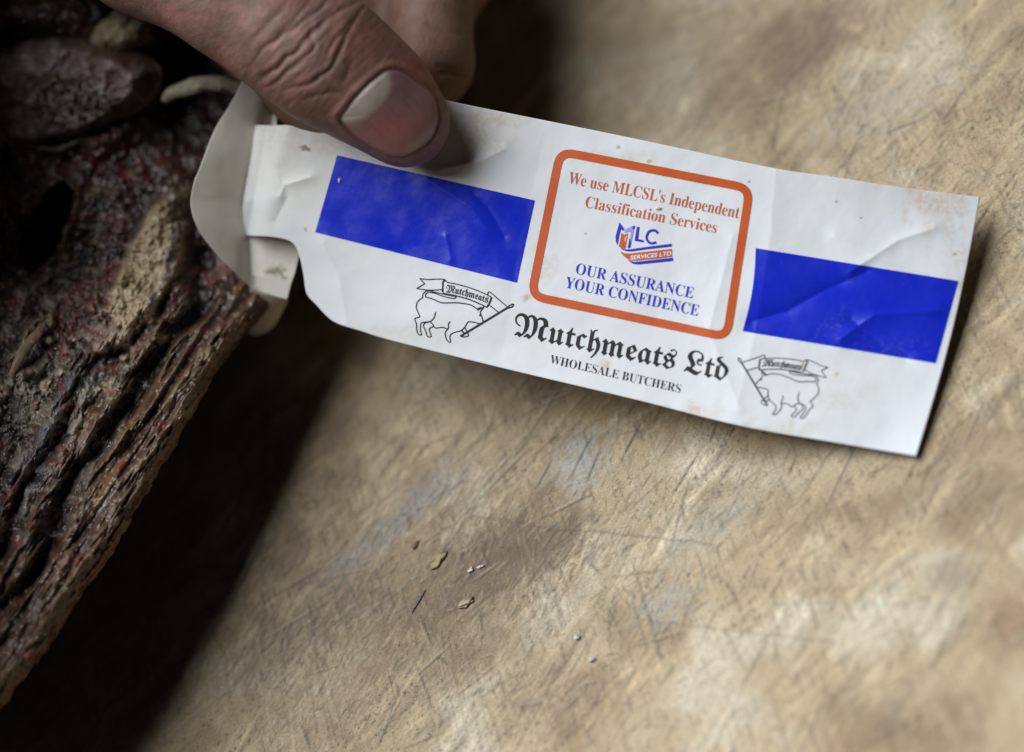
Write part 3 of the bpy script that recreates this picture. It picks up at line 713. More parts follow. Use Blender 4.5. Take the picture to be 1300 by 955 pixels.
    c = mixc(c, (0.30, 0.21, 0.13), F_ * sstep(0.12, 0.45, fib + 0.5 * fib2) * 0.75); c = mixc(c, (0.055, 0.022, 0.015), F_ * sstep(0.08, 0.4, -fib) * 0.85)
    r += F_ * (1.7 * fib + 0.10 * fib2)
    # dark channels that run parallel to the rim, pale ridge at the rim
    for cq, w, dep, st, y0_ in ((76, 15, 2.6, 0.9, 330), (124, 9, 1.3, 0.6, 420), (165, 9, 1.0, 0.45, 520)):
        g = np.exp(-((qq - cq) / w) ** 2) * sstep(y0_ - 40, y0_ + 40, py + 0.3 * q); r -= dep * g; c = mixc(c, (0.012, 0.006, 0.006), st * g)
    for cq, w, hh, st, col in ((20, 9, 1.3, .75, (0.27, 0.185, 0.105)), (55, 6, 1.0, .55, (0.25, 0.17, 0.10)), (98, 9, 1.6, .6, (0.26, 0.19, 0.125)), (140, 9, 1.4, .6, (0.27, 0.21, 0.15)), (3, 5, 0.4, 0.8, (0.24, 0.115, 0.03))):
        g = np.exp(-((qq - cq) / w) ** 2) * sstep(380, 440, py + 0.3 * q) * sstep(-0.35, 0.2, fbm(al / 40, ac / 9, 110 + cq, 3)); r += hh * g; c = mixc(c, col, st * g)
    # pale flecks of dried fat
    fl = sstep(0.28, 0.48, fbm(px / 9, py / 9, 115, 3)) * sstep(180, 300, py); c = mixc(c, (0.36, 0.28, 0.19), fl * 0.75); r += 0.25 * fl
    fl = sstep(0.34, 0.5, fbm(al / 14, ac / 6, 117, 3)) * low; c = mixc(c, (0.42, 0.38, 0.34), fl * 0.7); r += 0.2 * fl
    # grey and purple skin patches at the lower left
    g = np.exp(-((px - 60) / 70) ** 2 - ((py - 520) / 80) ** 2) + np.exp(-((px - 40) / 60) ** 2 - ((py - 620) / 50) ** 2)
    c = mixc(c, (0.36, 0.32, 0.26), np.clip(g, 0, 1) * sstep(-0.05, 0.3, fbm(px / 24, py / 24, 118, 4)) * 0.85)
    c = mixc(c, (0.055, 0.05, 0.062), np.clip(g, 0, 1) * sstep(0.0, 0.3, fbm(px / 30, py / 18, 119, 4)) * 0.8)
    cr2 = fbm(wpx / 40, wpy / 40, 127, 4) + 0.5 * fbm(px / 9, py / 9, 128, 3)
    zone = np.exp(-((px - 70) / 110) ** 2 - ((py - 470) / 110) ** 2)
    g2 = zone * sstep(0.02, 0.38, cr2); c = mixc(c, (0.46, 0.39, 0.29), g2 * 0.85); r += 0.8 * g2
    # red cut flesh
    for sx, sy, rx, ry in ((45, 215, 60, 28), (100, 410, 50, 35), (40, 130, 20, 20), (80, 560, 20, 14), (150, 200, 60, 30)):
        e = np.exp(-((px - sx) / rx) ** 2 - ((py - sy) / ry) ** 2); c = mixc(c, (0.15, 0.016, 0.018), e * sstep(-0.15, 0.25, n2) * 0.8)
    # crumbly tan fat
    sd = poly_sd(wpx, wpy, FATP); f = 1 - sstep(-8, 4, sd)
    cr = fbm(px / 11, py / 11, 121, 5, 0.6)
    c = mixc(c, (0.40, 0.30, 0.18), f * 0.9); c = mixc(c, (0.56, 0.46, 0.33), f * sstep(0.0, 0.35, cr) * 0.9); c = mixc(c, (0.15, 0.09, 0.05), f * sstep(0.16, 0.45, -cr) * 0.6)
    r += f * (2.2 + 0.75 * cr)
    for pts, w, col, hh in ((((228, 285), (222, 320), (208, 360), (190, 390)), 5, (0.13, 0.115, 0.13), 0.4), (((60, 340), (36, 372), (28, 400)), 6, (0.30, 0.26, 0.24), 0.9), (((120, 385), (140, 430), (170, 440)), 9, (0.38, 0.22, 0.20), 1.2), (((8, 460), (30, 430), (62, 405)), 5, (0.40, 0.32, 0.20), 0.9), (((0, 500), (40, 470), (70, 455)), 7, (0.36, 0.32, 0.24), 0.8), (((98, 250), (84, 290), (70, 318)), 6, (0.27, 0.21, 0.15), 1.0), (((0, 165), (60, 190), (110, 178)), 6, (0.33, 0.26, 0.19), 0.8),
                            (((95, 470), (75, 520), (40, 600)), 7, (0.26, 0.25, 0.27), 0.7), (((120, 470), (100, 530), (85, 580)), 6, (0.33, 0.30, 0.27), 0.8), (((22, 560), (35, 600), (30, 650)), 5, (0.35, 0.33, 0.30), 0.6), (((250, 240), (225, 262), (200, 280)), 16, (0.33, 0.26, 0.16), 1.4)):
        dd, fr = seg_dist(wpx, wpy, list(pts)); g = np.exp(-(dd / w) ** 2) * sstep(-0.5, 0.0, n2 + 0.1); c = mixc(c, col, g * 0.85); r += hh * g
    for sx, sy, rr, col in ((150, 432, 17, (0.62, 0.47, 0.38)), (128, 440, 12, (0.58, 0.42, 0.35)), (158, 455, 8, (0.55, 0.44, 0.3)), (45, 520, 30, (0.30, 0.26, 0.19)), (155, 352, 13, (0.42, 0.31, 0.19)), (205, 430, 12, (0.34, 0.24, 0.12)), (175, 30, 18, (0.42, 0.36, 0.2)), (262, 450, 14, (0.34, 0.25, 0.15)), (280, 420, 9, (0.36, 0.27, 0.16)), (250, 478, 9, (0.32, 0.23, 0.13)), (66, 410, 9, (0.42, 0.36, 0.22)), (64, 432, 7, (0.4, 0.33, 0.2))):
        e = np.hypot(px - sx, (py - sy) * 1.1) / rr + 0.6 * n2; g = 1 - sstep(0.5, 1.05, e); c = mixc(c, col, g * 0.9); r += 1.9 * np.clip(1 - e * e, 0, 1)
    pk = sstep(0.1, 0.4, fbm(wpx / 33, wpy / 24, 129, 4)) * sstep(180, 260, py) * (1 - f); c = mixc(c, (0.30, 0.085, 0.075), pk * 0.55)
    oc = F_ * sstep(0.15, 0.45, fbm(al / 120, ac / 18, 130, 3)); c = mixc(c, (0.34, 0.19, 0.075), oc * 0.6)
    c = c * (0.74 + 0.55 * f[..., None] + 0.5 * np.clip(g2, 0, 1)[..., None])
    # the dark hole
    sd = poly_sd(px + 5 * n2, py + 5 * n2, HOLE); hf = 1 - sstep(-9, 5, sd)
    r += 0.9 * np.exp(-((sd - 6) / 6) ** 2); c = mixc(c, (0.025, 0.007, 0.007), hf)
    d = d - r * 0.001 * np.clip(1.0 + 0 * d, 0, 1) + 0.030 * hf
    # a hollow below the sawn bone
    d = d + 0.004 * np.exp(-((px - 215) / 60) ** 2 - ((py - 120) / 70) ** 2)
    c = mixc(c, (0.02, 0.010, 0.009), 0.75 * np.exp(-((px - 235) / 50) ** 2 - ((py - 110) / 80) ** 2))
    be = np.hypot((px - BONEC[0]) / 146, (py - BONEC[1]) / 72); d = d + 0.007 * (1 - sstep(0.62, 1.0, be + 0.12 * n1))
    d = np.minimum(d, board_depth(px, py) - 0.004)
    P = U(px, py, d)
    # round the rim over and carry the underside back to the block
    under_p, under_c = [], []
    de = d[:, -1]; bd = lambda x: board_depth(x, yv)
    for k in range(1, 13):
        t = k / 12; x_ = ex - 70 * t * t + 1.5 * math.sin(t * math.pi); dep = de + 0.011 * t
        under_p.append(U(x_, yv, np.minimum(dep, bd(x_) - 0.003))); under_c.append(mixc(c[:, -1], (0.07, 0.03, 0.02), np.full(ni, t)))
    for k in range(1, 13):
        t = k / 12; x_ = (ex - 70) + (-420 - ex + 70) * t; tgt = bd(x_) - 0.0015
        under_p.append(U(x_, yv, np.minimum(lerp(de + 0.011, tgt, sstep(0.0, 0.75, np.array(t))), bd(x_) - 0.0012))); under_c.append(np.tile([0.07, 0.03, 0.02], (ni, 1)))
    under_p.append(P[:, 0]); under_c.append(c[:, 0])
    Pn = np.concatenate([P] + [u[:, None] for u in under_p], 1); c = np.concatenate([c] + [u[:, None] for u in under_c], 1)
    F = grid_faces(*Pn.shape[:2])
    nj = Pn.shape[1]; V = Pn.reshape(-1, 3); cv = c.reshape(-1, 3); ends = []
    for row in (0, ni - 1):                                      # close both ends of the joint
        V = np.concatenate([V, Pn[row].mean(0)[None]]); cv = np.concatenate([cv, [[0.07, 0.025, 0.02]]])
        for k in range(0, nj - 2, 2): ends.append((len(V) - 1, row * nj + k, row * nj + k + 1, row * nj + k + 2))
    F = np.concatenate([F, np.array(ends)])
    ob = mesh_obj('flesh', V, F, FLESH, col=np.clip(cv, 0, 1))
    adopt(ob, ROOTM)
    # sawn bone end: a thick disc with a spongy core and a pale rim
    bx, by = BONEC
    nr, na = 110, 260
    rr = np.linspace(0, 1, nr)[:, None]; an = np.linspace(0, 2 * math.pi, na)[None, :]
    RX, RY = 146 + 7 * np.cos(3 * an + 1) + 5 * np.cos(2 * an), 72 + 4 * np.cos(2 * an + 2)
    rot_ = math.radians(-6)
    ux, uy = rr * RX * np.cos(an), rr * RY * np.sin(an)
    bpx = bx + ux * math.cos(rot_) - uy * math.sin(rot_); bpy_ = by + ux * math.sin(rot_) + uy * math.cos(rot_)
    e = rr + 0 * an
    sp = fbm(bpx / 5.5, bpy_ / 7, 131, 3); big = fbm(bpx / 26, bpy_ / 26, 132, 4)
    core = 1 - sstep(0.55, 0.85, np.hypot((bpx - 90) / 85, (bpy_ - 128) / 45) + 0.25 * big)
    pit = sstep(0.16, 0.34, sp) * core
    cc = np.zeros(bpx.shape + (3,)) + np.array([0.12, 0.075, 0.072])
    cc = mixc(cc, (0.27, 0.235, 0.21), sstep(-0.05, 0.35, big + 0.4 * sp) * 0.85)
    cc = mixc(cc, (0.36, 0.31, 0.23), core * sstep(0.1, 0.35, -sp) * 0.8)
    cc = mixc(cc, (0.15, 0.085, 0.10), (1 - core) * sstep(0.0, 0.35, fbm(bpx / 30, bpy_ / 12, 133, 3)))
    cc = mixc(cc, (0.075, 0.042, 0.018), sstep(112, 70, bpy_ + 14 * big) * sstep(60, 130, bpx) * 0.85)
    cc = mixc(cc, (0.02, 0.012, 0.012), pit * 0.95)
    cc = mixc(cc, (0.06, 0.03, 0.022), sstep(0.0, 0.3, fbm(bpx / 18, bpy_ / 18, 136, 3)) * 0.6)
    cc = mixc(cc, (0.36, 0.31, 0.22), sstep(0.955, 0.985, e + 0.03 * big) * sstep(70, 110, bpy_) * 0.8)
    dep = 0.4148 + 0.0055 * sstep(0.72, 1.0, e) - 0.0012 * big + 0.0016 * pit - 0.0006 * sp * core + 0.0012 * sstep(0.95, 1.0, e) + 0.00003 * (120 - bpy_) * sstep(130, 40, bpy_) - 0.00002 * (bpx - 90)
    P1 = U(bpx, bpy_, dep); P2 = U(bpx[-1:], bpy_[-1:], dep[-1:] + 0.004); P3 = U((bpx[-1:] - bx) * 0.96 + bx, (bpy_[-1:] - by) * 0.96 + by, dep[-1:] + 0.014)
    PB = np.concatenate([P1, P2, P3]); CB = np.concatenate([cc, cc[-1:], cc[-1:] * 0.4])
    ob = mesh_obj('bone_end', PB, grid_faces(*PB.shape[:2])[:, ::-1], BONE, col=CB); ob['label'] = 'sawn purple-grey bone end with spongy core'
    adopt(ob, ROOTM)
    # curved pale sinew
    def tube(name, pts, dep, rad, col, seed, flat=0.6):
        L = np.array(smooth_line(pts, 10)); n = len(L); dv = np.interp(np.linspace(0, 1, n), np.linspace(0, 1, len(dep)), dep)
        C0 = U(L[:, 0], L[:, 1], dv); T = np.gradient(C0, axis=0); T /= np.linalg.norm(T, axis=1)[:, None]
        S = np.cross(T, fw); S /= np.linalg.norm(S, axis=1)[:, None]
        k = 20; an = np.linspace(0, 2 * math.pi, k)
        rv = np.interp(np.linspace(0, 1, n), np.linspace(0, 1, len(rad)), rad)[:, None] * (1 + 0.35 * fbm(np.arange(n)[:, None] / 5.0, an[None] * 1.2, seed, 3))
        V = C0[:, None] + (rv * np.cos(an))[..., None] * S[:, None] + (flat * rv * np.sin(an))[..., None] * (-fw)
        cl = np.zeros((n, k, 3)) + np.array(col); cl = cl * (1 + 0.5 * fbm(np.arange(n)[:, None] / 8.0, an[None] * 2, seed + 1, 3))[..., None]
        ob = mesh_obj(name, V, grid_faces(n, k)[:, ::-1], BONE, col=cl)
        return adopt(ob, ROOTM)
    o = tube('sinew', [(209, 130), (216, 120), (238, 112), (262, 106), (286, 108), (312, 116)], [.4165, .4155, .4135, .4135, .415], [.0005, .0011, .0014, .0014, .0012, .0009], (0.30, 0.26, 0.185), 141); o['label'] = 'pale dried sinew beside the label'
    o = tube('sinew', [(14, 478), (26, 452), (44, 428), (58, 410)], [.398, .399, .401, .403], [.0004, .0008, .0009, .0004], (0.36, 0.25, 0.17), 143)
    # cap of cream fat above the bone
    m = 70; u = np.linspace(-1, 1, m); gx, gy = np.meshgrid(u, u)
    th = np.arctan2(gy, gx); mx = np.maximum(np.abs(gx), np.abs(gy)); X_, Y_ = mx * np.cos(th), mx * np.sin(th)
    wv = 1 + 0.25 * fbm(np.cos(th) * 1.5, np.sin(th) * 1.5, 151, 3)
    fx, fy = 150 + 40 * X_ * wv - 8 * Y_, 45 + 30 * Y_ * wv
    rad = np.hypot(X_, Y_)
    dep = 0.4165 + 0.006 * rad ** 3 - 0.0008 * fbm(fx / 14, fy / 14, 152, 4)
    cf = np.zeros(fx.shape + (3,)) + np.array([0.30, 0.25, 0.145]); cf = mixc(cf, (0.12, 0.07, 0.03), sstep(0.0, 0.4, fbm(fx / 14, fy / 14, 153, 4)) * 0.8)
    ob = mesh_obj('fat_cap', U(fx, fy, dep), grid_faces(m, m)[:, ::-1], BONE, col=cf); ob['label'] = 'cream fat above the bone end'
    s = ob.modifiers.new('thick', 'SOLIDIFY'); s.thickness = 0.004; s.offset = -1
    adopt(ob, ROOTM)
    return ROOTM
build_meat()

# ------------------------------------------------------------------ the hand
def cap_sdf(G, a, b, ra, rb, squash=0.0):
    ab = b - a; L2 = ab @ ab
    pa = G - a
    t = np.clip((pa @ ab) / L2, 0, 1)
    q = pa - t[..., None] * ab
    if squash:
        z = q @ fw; return np.sqrt(np.maximum((q * q).sum(-1) + (squash * squash - 1) * z * z, 0)) - (ra + (rb - ra) * t)
    return np.sqrt((q * q).sum(-1)) - (ra + (rb - ra) * t)
def smin(a, b, k):
    h = np.clip(0.5 + 0.5 * (b - a) / k, 0, 1); return b + (a - b) * h - k * h * (1 - h)
THUMB = [(514, 155, .3912, 7.7), (484, 125, .3905, 8.6), (450, 100, .3895, 9.5), (412, 74, .3890, 10.5), (362, 40, .3900, 10.3), (300, 0, .3915, 9.9), (190, -75, .398, 12.5), (90, -150, .410, 16)]
FINGERS = [  # each: knuckle, middle joint, end joint, tip  (px, py, depth, radius mm)
    [(222, -64, .4165, 10.0), (468, 176, .4098, 8.2), (545, 80, .4125, 7.7), (552, -60, .4190, 7.3)],
    [(255, -140, .430, 10.0), (500, 80, .4225, 8.6), (560, -25, .4235, 8.6), (560, -150, .4270, 8.0)],
    [(250, -210, .442, 9.8), (490, 0, .4350, 8.6), (562, -95, .4340, 8.6), (550, -210, .4360, 7.8)],
    [(230, -270, .455, 8.8), (440, -70, .4480, 7.6), (510, -160, .4460, 7.4), (480, -260, .4460, 6.8)]]
NAILP = smooth_line([(430, 150), (438, 139), (452.6, 122), (477, 98.5), (494.5, 87.5), (514, 91), (534, 105), (550, 121), (556, 146), (550, 171), (534, 188), (512, 198.5), (488, 196), (462, 181), (440, 164)], 5, True)
NC = (497.0, 145.0); NA = np.array([0.70, 0.714]); NP = np.array([0.714, -0.70])
z7 = lambda L: [(300 + x / 4.0625, y / 4.0625) for x, y in L]
WR = [([(120, 410), (150, 390), (250, 310), (330, 250), (440, 120), (560, 40), (650, -10)], 1.0, 3.2), ([(170, 445), (200, 430), (290, 340), (370, 285), (402, 240), (380, 190), (400, 140)], 0.8, 2.8), ([(240, 462), (350, 440), (440, 390), (505, 340), (560, 200), (630, 70), (700, 0)], 0.9, 2.8),
      ([(330, 520), (450, 485), (540, 465)], 0.5, 3), ([(70, 350), (130, 260), (240, 180), (350, 110), (440, 40), (480, -20)], 0.75, 3.2), ([(470, 270), (520, 200), (600, 100)], 0.6, 2.4), ([(550, 430), (575, 370), (600, 310)], 0.45, 3),
      ([(180, 230), (250, 150), (330, 60), (400, -20)], 0.5, 3.5), ([(130, 420), (210, 350), (300, 270), (350, 200)], 0.55, 2.4), ([(380, 440), (480, 360), (530, 250)], 0.4, 2.2), ([(60, 250), (160, 130), (260, 20)], 0.4, 4), ([(330, 180), (400, 110), (500, 50)], 0.5, 2.2), ([(260, 380), (330, 330), (400, 300)], 0.4, 2.0)]
WR = [(smooth_line(z7(p), 4), a, w) for p, a, w in WR]
def build_hand():
    mm = 0.001
    def pt(t): return U(t[0], t[1], t[2])
    prims = []
    for a, b in zip(THUMB[:-1], THUMB[1:]): prims.append((pt(a), pt(b), a[3] * mm, b[3] * mm, 1.12, 'T'))
    for f in FINGERS:
        for a, b in zip(f[:-1], f[1:]): prims.append((pt(a), pt(b), a[3] * mm, b[3] * mm, 0, 'F'))
    wrist = pt((110, -430, .415)); fore = pt((-20, -1000, .400))
    for f, r in zip(FINGERS, (13, 13, 12, 11)): prims.append((pt(f[0]), wrist, r * mm, 19 * mm, 0, 'P'))
    prims.append((pt(THUMB[-1]), wrist, 16 * mm, 19 * mm, 0, 'P')); prims.append((pt(THUMB[-2]), pt(FINGERS[0][0]), 12 * mm, 11 * mm, 0, 'P'))
    prims.append((wrist, fore, 24 * mm, 29 * mm, 0, 'P'))
    lo = np.min([np.minimum(p[0] - p[2], p[1] - p[3]) for p in prims], 0) - 0.004; hi = np.max([np.maximum(p[0] + p[2], p[1] + p[3]) for p in prims], 0) + 0.004
    # two grids: everything at 1.1 mm, then the surface refined by projection
    s = 0.00095
    n = np.ceil((hi - lo) / s).astype(int) + 1
    ax = [lo[i] + s * np.arange(n[i]) for i in range(3)]
    D = np.full(n, 0.02, np.float32)
    def blockeval(p, k, D):
        m = max(p[2], p[3]) * 1.05 + 0.006
        l = np.minimum(p[0], p[1]) - m; h_ = np.maximum(p[0], p[1]) + m
        sl = tuple(slice(max(0, int((l[i] - lo[i]) / s)), min(n[i], int((h_[i] - lo[i]) / s) + 2)) for i in range(3))
        G = np.stack(np.meshgrid(ax[0][sl[0]], ax[1][sl[1]], ax[2][sl[2]], indexing='ij'), -1)
        e = cap_sdf(G, p[0], p[1], p[2], p[3], p[4]).astype(np.float32)
        D[sl] = smin(e, D[sl], k) if k else np.minimum(e, D[sl])
    groups = {}
    DT = np.full(n, 0.02, np.float32)
    for p in prims:
        if p[5] == 'T': blockeval(p, 0.003, DT)
    fin = []
    for i in range(4):
        Df = np.full(n, 0.02, np.float32)
        for p in prims[len(THUMB) - 1 + 3 * i: len(THUMB) - 1 + 3 * i + 3]: blockeval(p, 0.002, Df)
        fin.append(Df)
    DP = np.full(n, 0.02, np.float32)
    for p in prims:
        if p[5] == 'P': blockeval(p, 0.006, DP)
    D = DP
    for Df in fin: D = smin(Df, D, 0.0012)
    D = smin(DT, D, 0.0010)
    # surface nets
    ins = D < 0
    cnt = np.zeros(tuple(n - 1), np.int8); acc = np.zeros(tuple(n - 1) + (3,), np.float32); ne = np.zeros(tuple(n - 1), np.float32)
    S = lambda a, o: a[tuple(slice(o[i], n[i] - 1 + o[i]) for i in range(3))]
    for o in np.ndindex(2, 2, 2): cnt += S(ins, o)
    active = (cnt > 0) & (cnt < 8)
    I = np.argwhere(active)
    acc = np.zeros((len(I), 3)); ne = np.zeros(len(I))
    for axx in range(3):
        others = [k for k in range(3) if k != axx]
        for o1 in (0, 1):
            for o2 in (0, 1):
                oa = [0, 0, 0]; oa[others[0]] = o1; oa[others[1]] = o2; ob_ = list(oa); ob_[axx] = 1
                A = D[I[:, 0] + oa[0], I[:, 1] + oa[1], I[:, 2] + oa[2]]; Bq = D[I[:, 0] + ob_[0], I[:, 1] + ob_[1], I[:, 2] + ob_[2]]
                cr = (A < 0) != (Bq < 0); t = np.where(cr, A / np.where(cr, A - Bq, 1), 0)
                for k in range(3): acc[:, k] += np.where(cr, oa[k] + (t if k == axx else 0), 0)
                ne += cr
    V = lo + (I + acc / ne[:, None]) * s
    vid = np.full(tuple(n - 1), -1, np.int64); vid[active] = np.arange(len(I))
    quads = []
    for axx in range(3):
        o = [k for k in range(3) if k != axx]
        A = ins; a0 = [slice(1, n[k] - 1) for k in range(3)]; a0[axx] = slice(0, n[axx] - 1); a1 = list(a0); a1[axx] = slice(1, n[axx])
        cr = A[tuple(a0)] != A[tuple(a1)]; J = np.argwhere(cr); off = np.array([1, 1, 1]); off[axx] = 0; J = J + off
        flip = A[tuple(a0)][cr]
        def vv(d1, d2):
            K = J.copy(); K[:, o[0]] -= d1; K[:, o[1]] -= d2; return vid[K[:, 0], K[:, 1], K[:, 2]]
        q = np.stack([vv(1, 1), vv(0, 1), vv(0, 0), vv(1, 0)], 1)
        if axx == 1: flip = ~flip
        q[~flip] = q[~flip][:, ::-1]; quads.append(q)
    F = np.concatenate(quads); F = F[(F >= 0).all(1)]
    me = bpy.data.meshes.new('hand_base'); me.from_pydata(V.tolist(), [], F.tolist()); me.update()
    tmp = bpy.data.objects.new('hand_base', me); COL.objects.link(tmp)
    sm = tmp.modifiers.new('s', 'SMOOTH'); sm.factor = 0.5; sm.iterations = 4
    # refine the part near the picture (thumb and first finger) and keep the rest light
    dg = bpy.context.evaluated_depsgraph_get(); dg.update()
    m2 = bpy.data.meshes.new_from_object(tmp.evaluated_get(dg))
    bm = bmesh.new(); bm.from_mesh(m2)
    for it in range(2):
        bm.faces.ensure_lookup_table(); bm.edges.ensure_lookup_table()
        cs_ = np.array([e.verts[0].co[:] for e in bm.edges]); x_, y_, d_ = proj(cs_)
        ok = (x_ > 120) & (x_ < 640) & (y_ > -40) & (y_ < 230) & (d_ < (0.402 if it else 0.43))
        es = [e for e, k in zip(bm.edges, ok) if k]
        bmesh.ops.subdivide_edges(bm, edges=es, cuts=1, use_grid_fill=True, smooth=0.0)
    for _ in range(3): bmesh.ops.smooth_vert(bm, verts=bm.verts, factor=0.5, use_axis_x=True, use_axis_y=True, use_axis_z=True)
    bmesh.ops.recalc_face_normals(bm, faces=bm.faces)
    m3 = bpy.data.meshes.new('hand'); bm.to_mesh(m3); bm.free()
    bpy.data.objects.remove(tmp)
    nv = len(m3.vertices); V = np.empty(nv * 3); m3.vertices.foreach_get('co', V); V = V.reshape(-1, 3)
    nr = np.empty(nv * 3); m3.vertices.foreach_get('normal', nr); nr = nr.reshape(-1, 3)
    px, py, d = proj(V)
    facing = sstep(0.05, 0.5, -(nr @ fw))
    onthumb = facing * sstep(0.399, 0.394, d)
    # thumb wrinkles
    r = np.zeros(nv); creasec = np.zeros(nv)
    jx, jy = px + 3 * fbm(px / 20, py / 20, 201, 2), py + 3 * fbm(px / 20, py / 20, 202, 2)
    for pts, a, w in WR:
        q, fr = seg_dist(jx, jy, pts); endf = np.clip(4 * fr, 0, 1) * np.clip(4 * (1 - fr), 0, 1)
        g = np.exp(-(q / w) ** 2) * (0.35 + 0.65 * endf); r -= 0.24 * a * g; r += 0.07 * a * np.exp(-((q - 2.6 * w) / (1.8 * w)) ** 2) * endf
        creasec = np.maximum(creasec, a * g)
    # fine lines between the folds
    ar = (px - 400) * NA[0] + (py - 80) * NA[1]; pr = (px - 400) * NP[0] + (py - 80) * NP[1]
    fine = fbm(ar / 4.5, pr / 22, 205, 3) * np.exp(-((ar + 5) / 70) ** 2); r += 0.08 * fine
    r += 0.05 * fbm(ar / 9, pr / 14, 206, 3)
    off = onthumb * r * mm
    V2 = V + nr * off[:, None]
    # nail bed and folds
    sd = poly_sd(px, py, NAILP)
    selv = (sd < 8) & (onthumb > 0.8)
    def nb(x, y):
        a = ((x - NC[0]) * NA[0] + (y - NC[1]) * NA[1]) / 55; p = ((x - NC[0]) * NP[0] + (y - NC[1]) * NP[1]) / 55
        return np.stack([np.ones_like(a), a, p, a * a, p * p, a * p, a ** 3, p ** 4, a * a * p * p, a ** 4, p ** 3], -1)
    nco = np.linalg.lstsq(nb(px[selv], py[selv]), d[selv], rcond=None)[0]
    def nail_depth(x, y):
        a = ((x - NC[0]) * NA[0] + (y - NC[1]) * NA[1]) / 55
        return nb(x, y) @ nco - 0.00022 - 0.00025 * sstep(-0.3, 0.8, a) + 0.0002 * sstep(-0.4, -1.0, a)
    nd = nail_depth(px, py)
    inb = (1 - sstep(-2.5, 1.5, sd)) * onthumb
    px2, py2, d2 = proj(V2)
    distal = sstep(-5, 30, (px - NC[0]) * NA[0] + (py - NC[1]) * NA[1])
    fold = np.exp(-((sd - 5.0) / 5.0) ** 2) * onthumb * (1 - 0.8 * distal)
    groove = np.exp(-((sd - 0.5) / 1.8) ** 2) * onthumb
    d2 = d2 - 0.00030 * fold + 0.00022 * groove
    d2 = lerp(d2, np.maximum(d2, nd + 0.00035), inb)
    # finger creases: index side
    onidx = facing * sstep(0.399, 0.404, d) * sstep(0.424, 0.418, d)
    for pts, a, w in (([(560, 92), (580, 96), (606, 98)], 0.9, 3), ([(556, 84), (582, 90), (600, 89)], 0.5, 3), ([(545, 30), (580, 44), (612, 42)], 0.4, 4)):
        q, fr = seg_dist(px, py, pts); d2 = d2 + onidx * a * np.exp(-(q / w) ** 2) * 0.0007
    V2 = U(px2, py2, d2)
    # skin colour
    c = np.zeros((nv, 3)) + np.array([0.18, 0.098, 0.075])
    nn = fbm(px / 30, py / 30, 211, 4)
    c = mixc(c, (0.235, 0.115, 0.090), sstep(0, .4, nn)); c = mixc(c, (0.155, 0.092, 0.078), sstep(0, .4, -nn) * .7)
    for sx, sy, rx, ry, col, st in ((535, 90, 34, 42, (0.34, 0.12, 0.085), .75), (532, 84, 7, 4, (0.26, 0.025, 0.02), .85), (525, 82, 4, 5, (0.30, 0.05, 0.04), .6), (470, 50, 40, 40, (0.30, 0.12, 0.10), .5), (375, 8, 20, 12, (0.33, 0.09, 0.08), .5), (500, 205, 50, 16, (0.24, 0.12, 0.10), .5), (430, 140, 30, 24, (0.22, 0.12, 0.10), .5)):
        e = np.exp(-((px - sx) / rx) ** 2 - ((py - sy) / ry) ** 2); c = mixc(c, col, e * st * (0.7 + 0.6 * nn).clip(0, 1))
    c = mixc(c, (0.12, 0.050, 0.038), np.clip(creasec, 0, 1) * onthumb * 0.55)
    c = mixc(c, (0.20, 0.115, 0.075), onidx * 0.7)
    fl = sstep(0.40, 0.55, fbm(px / 3.2, py / 3.2, 215, 2)) * np.exp(-(np.clip(sd, 0, None) / 9) ** 2) * (sd > 0); c = mixc(c, (0.42, 0.33, 0.27), fl * 0.5 * onthumb)
    m3.vertices.foreach_set('co', V2.ravel()); m3.update()
    m3.polygons.foreach_set('use_smooth', np.ones(len(m3.polygons), bool))
    a = m3.color_attributes.new('Col', 'FLOAT_COLOR', 'POINT'); cc = np.ones((nv, 4), np.float32); cc[:, :3] = np.clip(c, 0, 1); a.data.foreach_set('color', cc.ravel())
    m3.materials.append(SKIN)
    hand = bpy.data.objects.new('hand', m3); COL.objects.link(hand)
    hand['label'] = 'bare hand pinching the paper label under its thumb'; hand['category'] = 'hand'
    # thumb nail
    L = np.array(NAILP); cen = np.array([497.0, 145.0]); nrg = 60
    t = np.linspace(0, 1, nrg)[:, None, None]
    Q = cen + (np.concatenate([L, L[:1]])[None] - cen) * t
    x, y = Q[..., 0], Q[..., 1]
    sdn = poly_sd(x, y, NAILP)
    dn = nail_depth(x, y) + 0.00035 * np.exp(-(np.clip(-sdn, 0, None) / 3.0) ** 2) - 0.00006 * fbm((x * NP[0] + y * NP[1]) / 5, (x * NA[0] + y * NA[1]) / 60, 221, 2)
    cn = np.zeros(x.shape + (3,)) + np.array([0.27, 0.145, 0.138])
    cn = mixc(cn, (0.33, 0.12, 0.115), np.exp(-((x - 495) / 40) ** 2 - ((y - 168) / 22) ** 2) * .8)
    cn = mixc(cn, (0.25, 0.15, 0.165), np.exp(-((x - 505) / 22) ** 2 - ((y - 105) / 20) ** 2) * .8)
    LUN = smooth_line([(430, 152), (438, 156), (457.5, 152), (477, 139), (489.5, 125.5), (496, 108), (493, 92), (488, 86), (470, 96), (445, 122), (428, 142)], 5, True)
    sl = poly_sd(x + 1.5 * fbm(x / 8, y / 8, 222, 2), y, LUN); cn = mixc(cn, (0.44, 0.37, 0.32), 0.9 * (1 - sstep(-5, 5, sl)))
    dist_ = sstep(40, 52, (x - NC[0]) * NA[0] + (y - NC[1]) * NA[1]); cn = mixc(cn, (0.40, 0.27, 0.22), dist_ * 0.7)
    cn = mixc(cn, (0.12, 0.06, 0.045), np.exp(-(np.clip(-sdn, 0, None) / 2.2) ** 2) * 0.8)
    nl = mesh_obj('thumb_nail', U(x, y, dn), grid_faces(*x.shape), NAIL, col=cn, parent=hand)
